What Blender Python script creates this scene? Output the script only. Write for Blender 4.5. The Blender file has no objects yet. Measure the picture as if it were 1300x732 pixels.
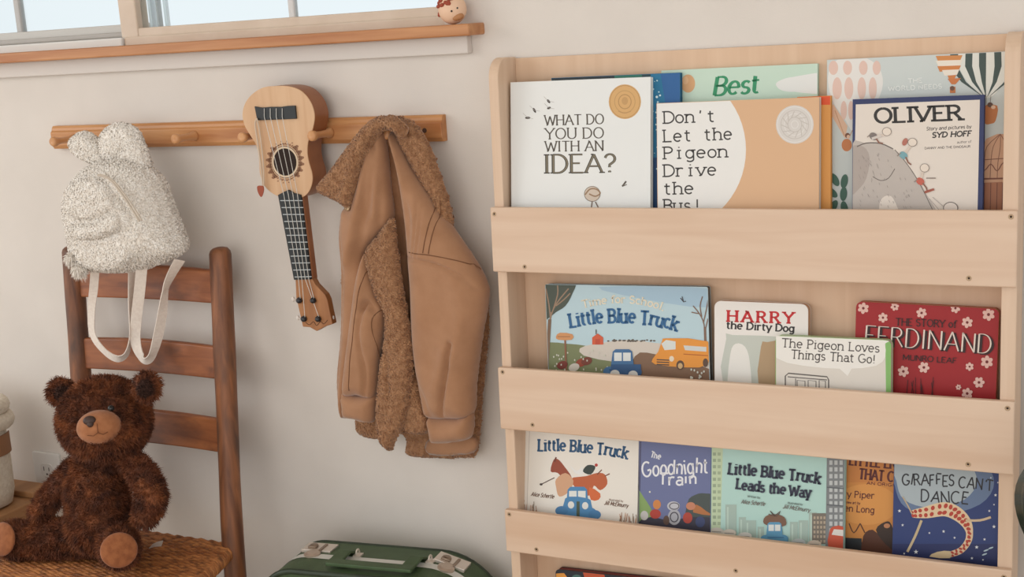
import bpy, bmesh, math, random
import numpy as np
from mathutils import Matrix, Vector, noise
from mathutils.geometry import delaunay_2d_cdt
random.seed(7); rng = np.random.default_rng(11)
sc = bpy.context.scene
COL = sc.collection

# ------------------------------------------------------------------ camera
def _rot(p, y, r):
    base = np.array([[1, 0, 0], [0, 0, -1], [0, 1, 0]], float)
    cy, sy, cp, sp, cr, sr = math.cos(y), math.sin(y), math.cos(p), math.sin(p), math.cos(r), math.sin(r)
    return np.array([[cr, -sr, 0], [sr, cr, 0], [0, 0, 1]]) @ np.array([[1, 0, 0], [0, cp, -sp], [0, sp, cp]]) @ base @ np.array([[cy, -sy, 0], [sy, cy, 0], [0, 0, 1]])
F = 1697.1567929772384
CAM = np.array([0.9686792907786752, -1.899640225066233, 1.2084388787231681])
RM = _rot(0.20196202291083545, -0.4781371973944895, -0.0665107380455141)
cd = bpy.data.cameras.new('camera'); cam = bpy.data.objects.new('camera', cd); COL.objects.link(cam)
cd.sensor_width = 36.0; cd.lens = F / 1300.0 * 36.0; cd.clip_start = 0.01; cd.clip_end = 200
M4 = Matrix.Identity(4)
for i in range(3):
    M4[i][0] = RM[0][i]; M4[i][1] = -RM[1][i]; M4[i][2] = -RM[2][i]; M4[i][3] = CAM[i]
cam.matrix_world = M4
sc.camera = cam

# ------------------------------------------------------------------ light
world = bpy.data.worlds.new('world'); sc.world = world; world.use_nodes = True
bg = world.node_tree.nodes['Background']; bg.inputs[0].default_value = (0.96, 0.985, 1.0, 1); bg.inputs[1].default_value = 1.05
def area(name, loc, target, sx, sy, power, color):
    l = bpy.data.lights.new(name, 'AREA'); l.shape = 'RECTANGLE'; l.size = sx; l.size_y = sy; l.energy = power; l.color = color
    o = bpy.data.objects.new(name, l); COL.objects.link(o); o.location = loc
    o.rotation_euler = (Vector(target) - Vector(loc)).to_track_quat('-Z', 'Y').to_euler()
    return o
area('daylight_from_side_window', (-3.6, -3.0, 2.3), (0.0, 0, 0.7), 1.9, 1.8, 54, (1.0, 0.97, 0.93))
area('added_front_fill', (0.6, -4.0, 1.15), (-0.1, 0, 0.55), 3.2, 1.7, 27, (1.0, 0.975, 0.945))  # unseen fill light added behind the camera to brighten the wall evenly
sc.view_settings.view_transform = 'Standard'; sc.view_settings.look = 'None'
sc.view_settings.gamma = 1; sc.view_settings.use_curve_mapping = False
sc.view_settings.exposure = -0.09

# ------------------------------------------------------------------ helpers
def at(u, v, Y):
    d = RM.T @ np.array([(u - 650) / F, (v - 366) / F, 1.0]); return CAM + d * (Y - CAM[1]) / d[1]
def atZ(u, v, Z):
    d = RM.T @ np.array([(u - 650) / F, (v - 366) / F, 1.0]); return CAM + d * (Z - CAM[2]) / d[2]
def lin(c):
    return tuple((x / 255 / 12.92) if x / 255 <= 0.04045 else ((x / 255 + 0.055) / 1.055) ** 2.4 for x in c)
MATS = {}
def paint(c, rough=0.55, metal=0.0, name=None):
    k = (tuple(c), rough, metal)
    if k in MATS: return MATS[k]
    m = bpy.data.materials.new(name or 'paint'); m.use_nodes = True
    b = m.node_tree.nodes['Principled BSDF']; b.inputs['Base Color'].default_value = (*lin(c), 1)
    b.inputs['Roughness'].default_value = rough; b.inputs['Metallic'].default_value = metal
    MATS[k] = m; return m
def noisemat(name, c1, c2, scale=(40, 40, 40), detail=6, rough=0.7, bump=0.0, dist=0.0, lo=0.35, hi=0.65, c3=None, scale3=(6, 6, 6), sheen=0.0, bscale=None):
    m = bpy.data.materials.new(name); m.use_nodes = True; nt = m.node_tree; N = nt.nodes; L = nt.links
    b = N['Principled BSDF']; b.inputs['Roughness'].default_value = rough
    if sheen: b.inputs['Sheen Weight'].default_value = sheen
    tc = N.new('ShaderNodeTexCoord'); mp = N.new('ShaderNodeMapping'); mp.inputs['Scale'].default_value = scale
    n = N.new('ShaderNodeTexNoise'); n.inputs['Scale'].default_value = 1.0; n.inputs['Detail'].default_value = detail; n.inputs['Distortion'].default_value = dist
    r = N.new('ShaderNodeValToRGB'); r.color_ramp.elements[0].position = lo; r.color_ramp.elements[1].position = hi
    r.color_ramp.elements[0].color = (*lin(c1), 1); r.color_ramp.elements[1].color = (*lin(c2), 1)
    L.new(tc.outputs['Object'], mp.inputs[0]); L.new(mp.outputs[0], n.inputs['Vector']); L.new(n.outputs['Fac'], r.inputs[0])
    out = r.outputs[0]
    if c3:
        mp3 = N.new('ShaderNodeMapping'); mp3.inputs['Scale'].default_value = scale3
        n3 = N.new('ShaderNodeTexNoise'); n3.inputs['Scale'].default_value = 1.0; n3.inputs['Detail'].default_value = 4
        r3 = N.new('ShaderNodeValToRGB'); r3.color_ramp.elements[0].position = 0.48; r3.color_ramp.elements[1].position = 0.68
        r3.color_ramp.elements[0].color = (0, 0, 0, 1); r3.color_ramp.elements[1].color = (1, 1, 1, 1)
        mx = N.new('ShaderNodeMixRGB'); mx.inputs[2].default_value = (*lin(c3), 1)
        L.new(tc.outputs['Object'], mp3.inputs[0]); L.new(mp3.outputs[0], n3.inputs['Vector']); L.new(n3.outputs['Fac'], r3.inputs[0])
        L.new(r3.outputs[0], mx.inputs[0]); L.new(out, mx.inputs[1]); out = mx.outputs[0]
    L.new(out, b.inputs['Base Color'])
    if bump:
        bp = N.new('ShaderNodeBump'); bp.inputs['Strength'].default_value = bump; bp.inputs['Distance'].default_value = 0.002
        src = n
        if bscale:
            src = N.new('ShaderNodeTexNoise'); src.inputs['Scale'].default_value = bscale; src.inputs['Detail'].default_value = 3
            L.new(tc.outputs['Object'], src.inputs['Vector'])
        L.new(src.outputs['Fac'], bp.inputs['Height']); L.new(bp.outputs[0], b.inputs['Normal'])
    return m

class G:
    """collects faces; build() links them as one mesh object"""
    def __init__(s): s.v = []; s.f = []; s.m = []; s.mats = []
    def mi(s, mat):
        if mat is None: return 0
        if mat not in s.mats: s.mats.append(mat)
        return s.mats.index(mat)
    def add(s, vs, fs, mat=None):
        o = len(s.v); s.v += [tuple(map(float, p)) for p in vs]; k = s.mi(mat)
        for f in fs: s.f.append(tuple(i + o for i in f)); s.m.append(k)
    def box(s, a, b, mat=None, T=None):
        x0, y0, z0 = a; x1, y1, z1 = b
        vs = [(x0, y0, z0), (x1, y0, z0), (x1, y1, z0), (x0, y1, z0), (x0, y0, z1), (x1, y0, z1), (x1, y1, z1), (x0, y1, z1)]
        if T is not None: vs = [tuple(T @ Vector(p)) for p in vs]
        s.add(vs, [(3, 2, 1, 0), (4, 5, 6, 7), (0, 1, 5, 4), (1, 2, 6, 5), (2, 3, 7, 6), (3, 0, 4, 7)], mat)
    def prism(s, pts, y0, y1, mat=None, T=None):
        """pts in (x,z), counter-clockwise seen from -y; extruded y0 (front) to y1"""
        n = len(pts); vs = [(x, y0, z) for x, z in pts] + [(x, y1, z) for x, z in pts]
        if T is not None: vs = [tuple(T @ Vector(p)) for p in vs]
        s.add(vs, [tuple(range(n)), tuple(range(2 * n - 1, n - 1, -1))] + [(i + n, (i + 1) % n + n, (i + 1) % n, i) for i in range(n)], mat)
    def tube(s, path, rad, n=12, mat=None, caps=True, closed=False, flat=1.0, up=(0, 0, 1)):
        P = [Vector(p) for p in path]; k = len(P)
        if not hasattr(rad, '__len__'): rad = [rad] * k
        vs = []; prev = None
        for i, p in enumerate(P):
            if closed: t = P[(i + 1) % k] - P[i - 1]
            else: t = P[min(i + 1, k - 1)] - P[max(i - 1, 0)]
            t.normalize()
            if prev is None:
                u = Vector(up); u = u - t * u.dot(t)
                if u.length < 1e-3: u = Vector((1, 0, 0)) - t * t.x
            else: u = prev - t * prev.dot(t)
            u.normalize(); w = t.cross(u); prev = u
            for j in range(n):
                a = 2 * math.pi * j / n; vs.append(p + (u * math.cos(a) * flat + w * math.sin(a)) * rad[i])
        fs = []
        for i in range(k if closed else k - 1):
            for j in range(n):
                a, b = i * n, ((i + 1) % k) * n; fs.append((a + j, a + (j + 1) % n, b + (j + 1) % n, b + j))
        if caps and not closed: fs += [tuple(range(n - 1, -1, -1)), tuple(range((k - 1) * n, k * n))]
        s.add(vs, fs, mat)
    def lathe(s, prof, n=24, mat=None, T=None):
        """prof: (r,z) bottom to top about z"""
        vs = []; k = len(prof)
        for r, z in prof:
            for j in range(n): a = 2 * math.pi * j / n; vs.append((r * math.cos(a), r * math.sin(a), z))
        if T is not None: vs = [tuple(T @ Vector(p)) for p in vs]
        fs = [(i * n + j, i * n + (j + 1) % n, (i + 1) * n + (j + 1) % n, (i + 1) * n + j) for i in range(k - 1) for j in range(n)]
        fs += [tuple(range(n - 1, -1, -1)), tuple(range((k - 1) * n, k * n))]
        s.add(vs, fs, mat)
    def ball(s, c, r, mat=None, nu=20, nv=12, rot=None):
        if not hasattr(r, '__len__'): r = (r, r, r)
        vs = []
        for i in range(nv + 1):
            th = math.pi * i / nv
            for j in range(nu):
                ph = 2 * math.pi * j / nu
                p = Vector((r[0] * math.sin(th) * math.cos(ph), r[1] * math.sin(th) * math.sin(ph), -r[2] * math.cos(th)))
                if rot is not None: p = rot @ p
                vs.append(p + Vector(c))
        fs = [(i * nu + j, i * nu + (j + 1) % nu, (i + 1) * nu + (j + 1) % nu, (i + 1) * nu + j) for i in range(nv) for j in range(nu)]
        s.add(vs, fs, mat)
    def ribbon(s, path, width, thick, mat=None, normals=None):
        """flat strap: path centre line, normals = across direction per point"""
        vs = []; k = len(path)
        for i, p in enumerate(path):
            p = Vector(p); t = (Vector(path[min(i + 1, k - 1)]) - Vector(path[max(i - 1, 0)])).normalized()
            w = Vector(normals[i] if normals else (1, 0, 0)); w = (w - t * w.dot(t)).normalized(); q = t.cross(w)
            wd = width[i] if hasattr(width, '__len__') else width
            for a, b in ((-1, -1), (1, -1), (1, 1), (-1, 1)): vs.append(p + w * a * wd / 2 + q * b * thick / 2)
        fs = []
        for i in range(k - 1):
            for j in range(4): fs.append((i * 4 + j, i * 4 + (j + 1) % 4, i * 4 + 4 + (j + 1) % 4, i * 4 + 4 + j))
        fs += [(3, 2, 1, 0), (4 * k - 4, 4 * k - 3, 4 * k - 2, 4 * k - 1)]
        s.add(vs, fs, mat)
    def build(s, name, mat=None, parent=None, local=False, bevel=0, seg=2, smooth=False, fix=True):
        vs = s.v
        if parent is not None and not local:
            inv = np.array(PW[parent.name].inverted()); A = np.c_[np.array(vs), np.ones(len(vs))] @ inv.T; vs = A[:, :3].tolist()
        me = bpy.data.meshes.new(name); me.from_pydata(vs, [], s.f)
        mats = [mat] if mat is not None and not s.mats else (s.mats if mat is None else [mat] + s.mats)
        for m in mats: me.materials.append(m)
        off = 1 if (mat is not None and s.mats) else 0
        if s.mats: me.polygons.foreach_set('material_index', [k + off if off else k for k in s.m])
        if fix:
            bm = bmesh.new(); bm.from_mesh(me); bmesh.ops.recalc_face_normals(bm, faces=bm.faces); bm.to_mesh(me); bm.free()
        if smooth: me.polygons.foreach_set('use_smooth', [True] * len(me.polygons))
        me.update()
        o = bpy.data.objects.new(name, me); COL.objects.link(o)
        if parent is not None: o.parent = parent; PW[o.name] = PW[parent.name]
        else: PW[o.name] = Matrix.Identity(4)
        if bevel:
            b = o.modifiers.new('bevel', 'BEVEL'); b.width = bevel; b.segments = seg; b.limit_method = 'ANGLE'; b.angle_limit = math.radians(40)
        return o
PW = {}
def thing(name, label, cat, loc=(0, 0, 0), M=None, group=None):
    o = bpy.data.objects.new(name, None); COL.objects.link(o); o.empty_display_size = 0.02
    o.matrix_world = M if M is not None else Matrix.Translation(Vector(loc)); PW[o.name] = o.matrix_world.copy()
    return tag(o, label, cat, group)
def tag(o, label, cat, group=None):
    o['label'] = label; o['category'] = cat
    if group: o['group'] = group
    return o
def struct(o): o['kind'] = 'structure'; return o
def smoothpath(pts, sub=6, closed=False):
    P = [np.array(p, float) for p in pts]; n = len(P); out = []
    for i in range(n if closed else n - 1):
        if closed: a, b, c, d = P[i - 1], P[i], P[(i + 1) % n], P[(i + 2) % n]
        else: a, b, c, d = P[max(i - 1, 0)], P[i], P[i + 1], P[min(i + 2, n - 1)]
        for k in range(sub):
            t = k / sub
            out.append(0.5 * (2 * b + (c - a) * t + (2 * a - 5 * b + 4 * c - d) * t * t + (3 * b - a - 3 * c + d) * t ** 3))
    if not closed: out.append(P[-1])
    return out
def roundrect(x0, z0, x1, z1, r, n=5):
    out = []
    for cx, cz, a0 in ((x1 - r, z0 + r, -90), (x1 - r, z1 - r, 0), (x0 + r, z1 - r, 90), (x0 + r, z0 + r, 180)):
        for k in range(n + 1): a = math.radians(a0 + 90 * k / n); out.append((cx + r * math.cos(a), cz + r * math.sin(a)))
    return out
def seg_dist(pts, a, b):
    ab = b - a; t = np.clip(((pts - a) @ ab) / max(ab @ ab, 1e-12), 0, 1); return np.linalg.norm(pts - (a + t[:, None] * ab), axis=1)
def inside(pts, poly):
    x, y = pts[:, 0], pts[:, 1]; c = np.zeros(len(pts), bool); n = len(poly)
    for i in range(n):
        a, b = poly[i], poly[i - 1]
        if a[1] != b[1]:
            m = ((a[1] > y) != (b[1] > y)) & (x < (b[0] - a[0]) * (y - a[1]) / (b[1] - a[1]) + a[0]); c ^= m
    return c
def puff(g, outline, Y, tf, tb, w, step=0.006, creases=(), mat=None, smooth=4, wob=0.0, wobs=25, seed=0, ytilt=None, power=0.5):
    """an outline (photo frame) set at depth Y, filled as a soft two-sided cushion: tf bulge to the front, tb to the back,
    w width of the rounded rim, creases = [((p,q,...), depth, width)] valleys (or ridges, depth<0)"""
    poly = [at(u, v, Y) for u, v in (smoothpath(outline, smooth, True) if smooth > 1 else outline)]
    poly = np.array([(p[0], p[2]) for p in poly]); n = len(poly)
    lo, hi = poly.min(0), poly.max(0)
    gx, gz = np.meshgrid(np.arange(lo[0], hi[0], step), np.arange(lo[1], hi[1], step)); gx = gx + (np.arange(gx.shape[0]) % 2)[:, None] * step / 2
    pts = np.c_[gx.ravel(), gz.ravel()]; pts = pts[inside(pts, poly)]
    d = np.full(len(pts), 9.0)
    for i in range(n): d = np.minimum(d, seg_dist(pts, poly[i - 1], poly[i]))
    pts = pts[d > step * 0.45]
    allp = np.vstack([poly, pts])
    res = delaunay_2d_cdt([Vector(p) for p in allp], [(i, (i + 1) % n) for i in range(n)], [], 1, 1e-7)
    V = np.array([tuple(p) for p in res[0]]); T = res[2]
    d = np.full(len(V), 9.0)
    for i in range(n): d = np.minimum(d, seg_dist(V, poly[i - 1], poly[i]))
    s = np.clip(d / w, 0, 1); prof = (1 - (1 - s) ** 2) ** power
    fr = Y - tf * prof; bk = Y + tb * prof
    if ytilt is not None: off = ytilt(V[:, 0], V[:, 1]); fr = fr + off; bk = bk + off
    for path, dep, wd in creases:
        q = np.array([(p[0], p[2]) for p in (at(u, v, Y) for u, v in smoothpath(path, 4))]); dd = np.full(len(V), 9.0)
        for i in range(len(q) - 1): dd = np.minimum(dd, seg_dist(V, q[i], q[i + 1]))
        fr = fr + dep * np.exp(-(dd / wd) ** 2) * np.clip(s * 2, 0, 1)
    if wob: fr = fr + wob * np.array([noise.noise(Vector((x * wobs, seed, z * wobs))) for x, z in V]) * np.clip(s * 1.5, 0, 1)
    fr = np.minimum(fr, bk - 0.0006)
    edge = d < 1e-6
    k = len(V); bi = np.arange(k) + k; bi[edge] = np.arange(k)[edge]
    fs = []
    for f in T:
        a, b, c = f; cr = (V[b][0] - V[a][0]) * (V[c][1] - V[a][1]) - (V[b][1] - V[a][1]) * (V[c][0] - V[a][0])
        f = (a, b, c) if cr > 0 else (a, c, b); fs.append(f)
        if not all(edge[i] for i in f): fs.append(tuple(bi[i] for i in f[::-1]))
        else: pass
    vs = np.vstack([np.c_[V[:, 0], fr, V[:, 1]], np.c_[V[:, 0], bk, V[:, 1]]])
    g.add(vs.tolist(), fs, mat)
    return vs, [f for f in fs]
def tri_sample(vs, fs, n):
    vs = np.asarray(vs); tr = []
    for f in fs:
        for k in range(1, len(f) - 1): tr.append((f[0], f[k], f[k + 1]))
    tr = np.array(tr); a, b, c = vs[tr[:, 0]], vs[tr[:, 1]], vs[tr[:, 2]]
    nr = np.cross(b - a, c - a); ar = np.linalg.norm(nr, axis=1); nrm = nr / np.maximum(ar, 1e-12)[:, None]
    idx = rng.choice(len(tr), n, p=ar / ar.sum()); r1 = np.sqrt(rng.random(n)); r2 = rng.random(n)
    p = (1 - r1)[:, None] * a[idx] + (r1 * (1 - r2))[:, None] * b[idx] + (r1 * r2)[:, None] * c[idx]
    return p, nrm[idx]
def fur(g, vs, fs, n, length, width, spread=0.5, comb=(0, 0, -0.3), mat=None, clump=0.02):
    p, nr = tri_sample(vs, fs, n)
    cl = np.array([list(noise.noise_vector(Vector(q) / clump)) for q in p]) * 0.9
    d = nr + cl * spread + rng.normal(0, spread * 0.45, (n, 3)) + np.array(comb); d /= np.linalg.norm(d, axis=1)[:, None]
    L = length * rng.uniform(0.6, 1.25, n)[:, None]
    side = np.cross(d, rng.normal(0, 1, (n, 3))); side /= np.linalg.norm(side, axis=1)[:, None]
    bend = np.array(comb) * 0.8 + rng.normal(0, 0.3, (n, 3))
    q1 = p + d * L * 0.5; q2 = p + (d + bend * 0.5) * L; w = width * 0.5
    V = np.stack([p - side * w, p + side * w, q1 - side * w * 0.9, q1 + side * w * 0.9, q2], 1).reshape(-1, 3)
    g.add(V.tolist(), [f for i in range(n) for f in ((5 * i, 5 * i + 1, 5 * i + 3, 5 * i + 2), (5 * i + 2, 5 * i + 3, 5 * i + 4))], mat)
def boucle(g, vs, fs, n, span, height, width, mat=None):
    """little curled loops of wool"""
    p, nr = tri_sample(vs, fs, n)
    t = np.cross(nr, rng.normal(0, 1, (n, 3))); t /= np.linalg.norm(t, axis=1)[:, None]; s = np.cross(nr, t)
    sp = span * rng.uniform(0.7, 1.3, n)[:, None]; h = height * rng.uniform(0.5, 1.3, n)[:, None]; w = width * 0.5
    lean = s * rng.uniform(-0.9, 0.9, n)[:, None]
    rows = []
    for k in range(5):
        a = math.pi * k / 4; c = p - t * sp * 0.5 * math.cos(a) + (nr + lean * 0.6) * h * math.sin(a)
        rows += [c - s * w, c + s * w]
    V = np.stack(rows, 1).reshape(-1, 3)
    g.add(V.tolist(), [(10 * i + 2 * k, 10 * i + 2 * k + 1, 10 * i + 2 * k + 3, 10 * i + 2 * k + 2) for i in range(n) for k in range(4)], mat)
def remeshed(g, voxel, it=5):
    o = g.build('tmp'); r = o.modifiers.new('r', 'REMESH'); r.mode = 'VOXEL'; r.voxel_size = voxel
    s = o.modifiers.new('s', 'SMOOTH'); s.iterations = it; s.factor = 0.5
    dg = bpy.context.evaluated_depsgraph_get(); me = bpy.data.meshes.new_from_object(o.evaluated_get(dg))
    vs = [tuple(v.co) for v in me.vertices]; fs = [tuple(p.vertices) for p in me.polygons]
    old = o.data; bpy.data.objects.remove(o); bpy.data.meshes.remove(old); bpy.data.meshes.remove(me)
    return vs, fs
def px(pts, Y): return [tuple(at(u, v, Y)) for u, v in pts]

# ------------------------------------------------------------------ materials
WALL = noisemat('wall_paint', (216, 208, 200), (220, 212, 204), (9, 9, 9), 5, 0.85, bump=0.12, bscale=420)
BIRCH = noisemat('birch_along', (213, 183, 158), (220, 193, 169), (2.5, 60, 46), 5, 0.5, dist=0.6, bump=0.03, c3=(204, 170, 142), scale3=(1.2, 16, 12))
BIRCHV = noisemat('birch_upright', (212, 182, 155), (219, 191, 166), (60, 60, 2.5), 5, 0.5, dist=0.6, bump=0.03)
BIRCHB = noisemat('birch_back', (212, 178, 148), (219, 187, 158), (46, 60, 2.0), 5, 0.55, dist=0.5)
PINE = noisemat('pine_rail', (190, 132, 80), (210, 155, 104), (2.2, 60, 60), 5, 0.42, dist=0.9, bump=0.05, c3=(170, 108, 62), scale3=(3, 30, 30))
PEGW = noisemat('pine_peg', (192, 134, 86), (210, 156, 108), (40, 8, 40), 4, 0.42)
SILLW = noisemat('sill_wood', (176, 118, 74), (194, 138, 92), (2.2, 60, 60), 5, 0.45, dist=0.9, bump=0.05, c3=(164, 100, 56), scale3=(4, 40, 40))
OLDWOOD = noisemat('worn_brown_wood', (94, 54, 32), (156, 98, 60), (60, 60, 5), 8, 0.5, dist=0.5, lo=0.3, hi=0.7, bump=0.25, c3=(88, 58, 42), scale3=(26, 26, 8))
OLDWOODX = noisemat('worn_brown_slat', (122, 66, 36), (172, 104, 60), (6, 50, 60), 8, 0.45, dist=0.5, lo=0.3, hi=0.7, bump=0.2, c3=(112, 66, 42), scale3=(14, 14, 26))
OUTERWOOD = noisemat('bench_wood', (150, 106, 66), (180, 134, 90), (30, 4, 40), 6, 0.6, dist=0.5)
WHITEPAINT = paint((226, 224, 220), 0.6)
FRAMEBEIGE = noisemat('beige_frame_paint', (210, 190, 170), (216, 197, 178), (20, 20, 20), 3, 0.5)
DARKHOLE = paint((60, 42, 30), 0.9)
STEEL = paint((176, 150, 122), 0.4, 0.6)

# ------------------------------------------------------------------ the room
WX0, WX1, WZ0, WZ1 = -1.75, -0.105, 1.187, 1.95
g = G()
for a, b in (((-3.2, 0, 0), (2.6, 0.16, WZ0)), ((-3.2, 0, WZ1), (2.6, 0.16, 2.5)), ((-3.2, 0, WZ0), (WX0, 0.16, WZ1)), ((WX1, 0, WZ0), (2.6, 0.16, WZ1))): g.box(a, b)
struct(g.build('wall_back', WALL))
g = G(); g.box((-3.2, -4.2, -0.05), (2.6, 0.16, 0.0))
struct(g.build('floor', noisemat('pale_oak_floor', (206, 188, 168), (220, 204, 184), (3, 40, 10), 5, 0.5, dist=0.4)))
g = G(); g.box((-3.2, -4.2, 2.5), (2.6, 0.16, 2.55)); struct(g.build('ceiling', paint((232, 230, 226), 0.9)))
g = G(); g.box((-3.2, -0.014, 0.0), (2.6, 0.0, 0.085)); struct(g.build('baseboard_back', WHITEPAINT, bevel=0.004))

win = thing('window_1', '', '', (-0.9, 0.04, 1.187)); del win['label']; del win['category']; struct(win)
def wbar(name, a, b, mat, bevel=0.003):
    g = G(); g.box(a, b); return g.build(name, mat, win, bevel=bevel)
# outer frame
wbar('window_frame', (WX0, 0.02, WZ0), (-0.802, 0.115, 1.213), WHITEPAINT)
wbar('window_frame', (WX0, 0.02, 1.90), (WX1, 0.115, WZ1), WHITEPAINT)
wbar('window_frame', (WX0, 0.02, WZ0), (WX0 + 0.04, 0.115, WZ1), WHITEPAINT)
wbar('window_frame', (-0.802, 0.026, WZ0), (WX1, 0.115, 1.213), FRAMEBEIGE)
# left sash, set back
GREY = paint((186, 183, 180), 0.5)
wbar('sash_rail', (WX0 + 0.03, 0.072, 1.213), (-0.79, 0.10, 1.237), paint((198, 194, 188), 0.5))
wbar('sash_rail', (WX0 + 0.03, 0.066, 1.213), (-0.79, 0.072, 1.223), paint((176, 170, 164), 0.5))
wbar('sash_stile', (-0.835, 0.070, 1.213), (-0.812, 0.10, 1.92), paint((214, 196, 176), 0.5))
wbar('mullion', (-1.127, 0.080, 1.23), (-1.113, 0.096, 1.92), GREY)
wbar('mullion', (-1.46, 0.080, 1.23), (-1.446, 0.096, 1.92), GREY)
# right sash, in front
wbar('sash_stile', (-0.816, 0.036, 1.205), (-0.775, 0.070, 1.92), FRAMEBEIGE)
wbar('sash_rail', (-0.790, 0.038, 1.205), (WX1 + 0.004, 0.068, 1.228), FRAMEBEIGE)
wbar('sash_stile', (WX1 - 0.012, 0.0385, 1.2285), (WX1 + 0.004, 0.068, 1.92), FRAMEBEIGE)
wbar('mullion', (-0.441, 0.046, 1.22), (-0.428, 0.060, 1.92), paint((214, 212, 210), 0.5))
TRACK = paint((232, 236, 238), 0.4)
for k, (dx, w) in enumerate(((0.011, 0.006), (0.026, 0.004), (0.040, 0.007))):
    wbar('sash_track', (-0.775 + dx, 0.058 + 0.004 * k, 1.226), (-0.775 + dx + w, 0.074, 1.92), TRACK if k != 1 else GREY, 0.001)
gl = bpy.data.materials.new('window_glass'); gl.use_nodes = True
nt = gl.node_tree; nt.nodes.clear(); mo = nt.nodes.new('ShaderNodeOutputMaterial'); mi = nt.nodes.new('ShaderNodeMixShader'); fr = nt.nodes.new('ShaderNodeFresnel'); fr.inputs[0].default_value = 1.3
tr = nt.nodes.new('ShaderNodeBsdfTransparent'); tr.inputs[0].default_value = (0.94, 0.975, 0.985, 1); gs = nt.nodes.new('ShaderNodeBsdfGlossy'); gs.inputs['Roughness'].default_value = 0.03
nt.links.new(fr.outputs[0], mi.inputs[0]); nt.links.new(tr.outputs[0], mi.inputs[1]); nt.links.new(gs.outputs[0], mi.inputs[2]); nt.links.new(mi.outputs[0], mo.inputs[0])
wbar('pane', (WX0 + 0.04, 0.086, 1.23), (-0.83, 0.090, 1.92), gl, 0)
wbar('pane', (-0.775, 0.051, 1.225), (WX1 - 0.004, 0.055, 1.92), gl, 0)
g = G(); g.box((-1.95, -0.052, 1.180), (-0.034, 0.03, 1.1985)); struct(g.build('trim_1', SILLW, bevel=0.003, seg=3))
g = G(); g.box((-1.95, -0.016, 1.152), (-0.058, 0.0, 1.180)); struct(g.build('trim_2', paint((216, 209, 202), 0.7), bevel=0.002))

# ------------------------------------------------------------------ bookcase
LEAN = 0.0450
S = Matrix.Translation((0, -0.1281, 0)) @ Matrix.Rotation(-LEAN, 4, 'X')
W = 0.77
shelf = thing('bookcase', 'pale birch front-facing bookcase with wide boards holding picture books', 'bookcase', M=S @ Matrix.Translation((W / 2, 0.04, 0)))
PW[shelf.name] = S @ Matrix.Translation((W / 2, 0.04, 0))
def sh(p): return tuple(Vector(p) - Vector((W / 2, 0.04, 0)))
def shpart(g, name, mat, bevel=0.0015, parent=None):
    g.v = [sh(p) for p in g.v]; o = g.build(name, mat, parent or shelf, local=True, bevel=bevel); return o
TOP = 1.147
for x0, x1 in ((0.0025, 0.0190), (W - 0.0200, W - 0.0005)):
    g = G(); D0, D1, r = 0.0105, 0.0755, 0.032
    prof = [(D1, 0), (D1, TOP)] + [(D0 + r - r * math.sin(a), TOP - r + r * math.cos(a)) for a in [math.pi / 2 * k / 8 for k in range(9)]] + [(D0, 0)]
    n = len(prof); vs = [(x0, y, z) for y, z in prof] + [(x1, y, z) for y, z in prof]
    g.add(vs, [tuple(range(n)), tuple(range(2 * n - 1, n - 1, -1))] + [(i, (i + 1) % n, (i + 1) % n + n, i + n) for i in range(n)])
    shpart(g, 'side_panel', BIRCHV)
g = G(); g.box((0.019, 0.0715, 0.03), (W - 0.02, 0.0750, TOP - 0.002)); shpart(g, 'back_panel', BIRCHB, 0.0008)
BOARDS = [(0.8180, 0.9188), (0.5650, 0.6650), (0.3610, 0.4310), (0.0900, 0.1700)]
SCREWS = [[(627.5, 271.5), (1283.5, 275), (666, 338.5), (1230, 353)], [(638, 472), (1279, 518), (676, 539), (1229, 589)], [(646.5, 652.5), (1274.5, 732), (681, 697), (934, 724)], []]
SI = S.inverted()
def ray_local(u, v, Mi, y=0.0):
    d = RM.T @ np.array([(u - 650) / F, (v - 366) / F, 1.0])
    o = Mi @ Vector(CAM); dd = Mi.to_3x3() @ Vector(d); t = (y - o.y) / dd.y; return o + dd * t
for (z0, z1), scr in zip(BOARDS, SCREWS):
    g = G(); g.box((0, 0, z0), (W, 0.0105, z1)); shpart(g, 'front_board', BIRCH, 0.0018)
    g = G(); g.box((0.019, 0.0105, z0), (W - 0.02, 0.0715, z0 + 0.009)); shpart(g, 'pocket_floor', BIRCH, 0.0006)
    for u, v in scr:
        p = ray_local(u, v, SI)
        g = G(); T = Matrix.Translation((p.x, 0, p.z)) @ Matrix.Rotation(math.pi / 2, 4, 'X')
        g.lathe([(0.0036, -0.004), (0.0036, 0.0004), (0.0028, 0.0006), (0.0014, 0.0003)], 14, STEEL, T)
        g.lathe([(0.0017, 0.0002), (0.0014, 0.0007)], 8, DARKHOLE, T)
        shpart(g, 'screw', None, 0)

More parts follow.
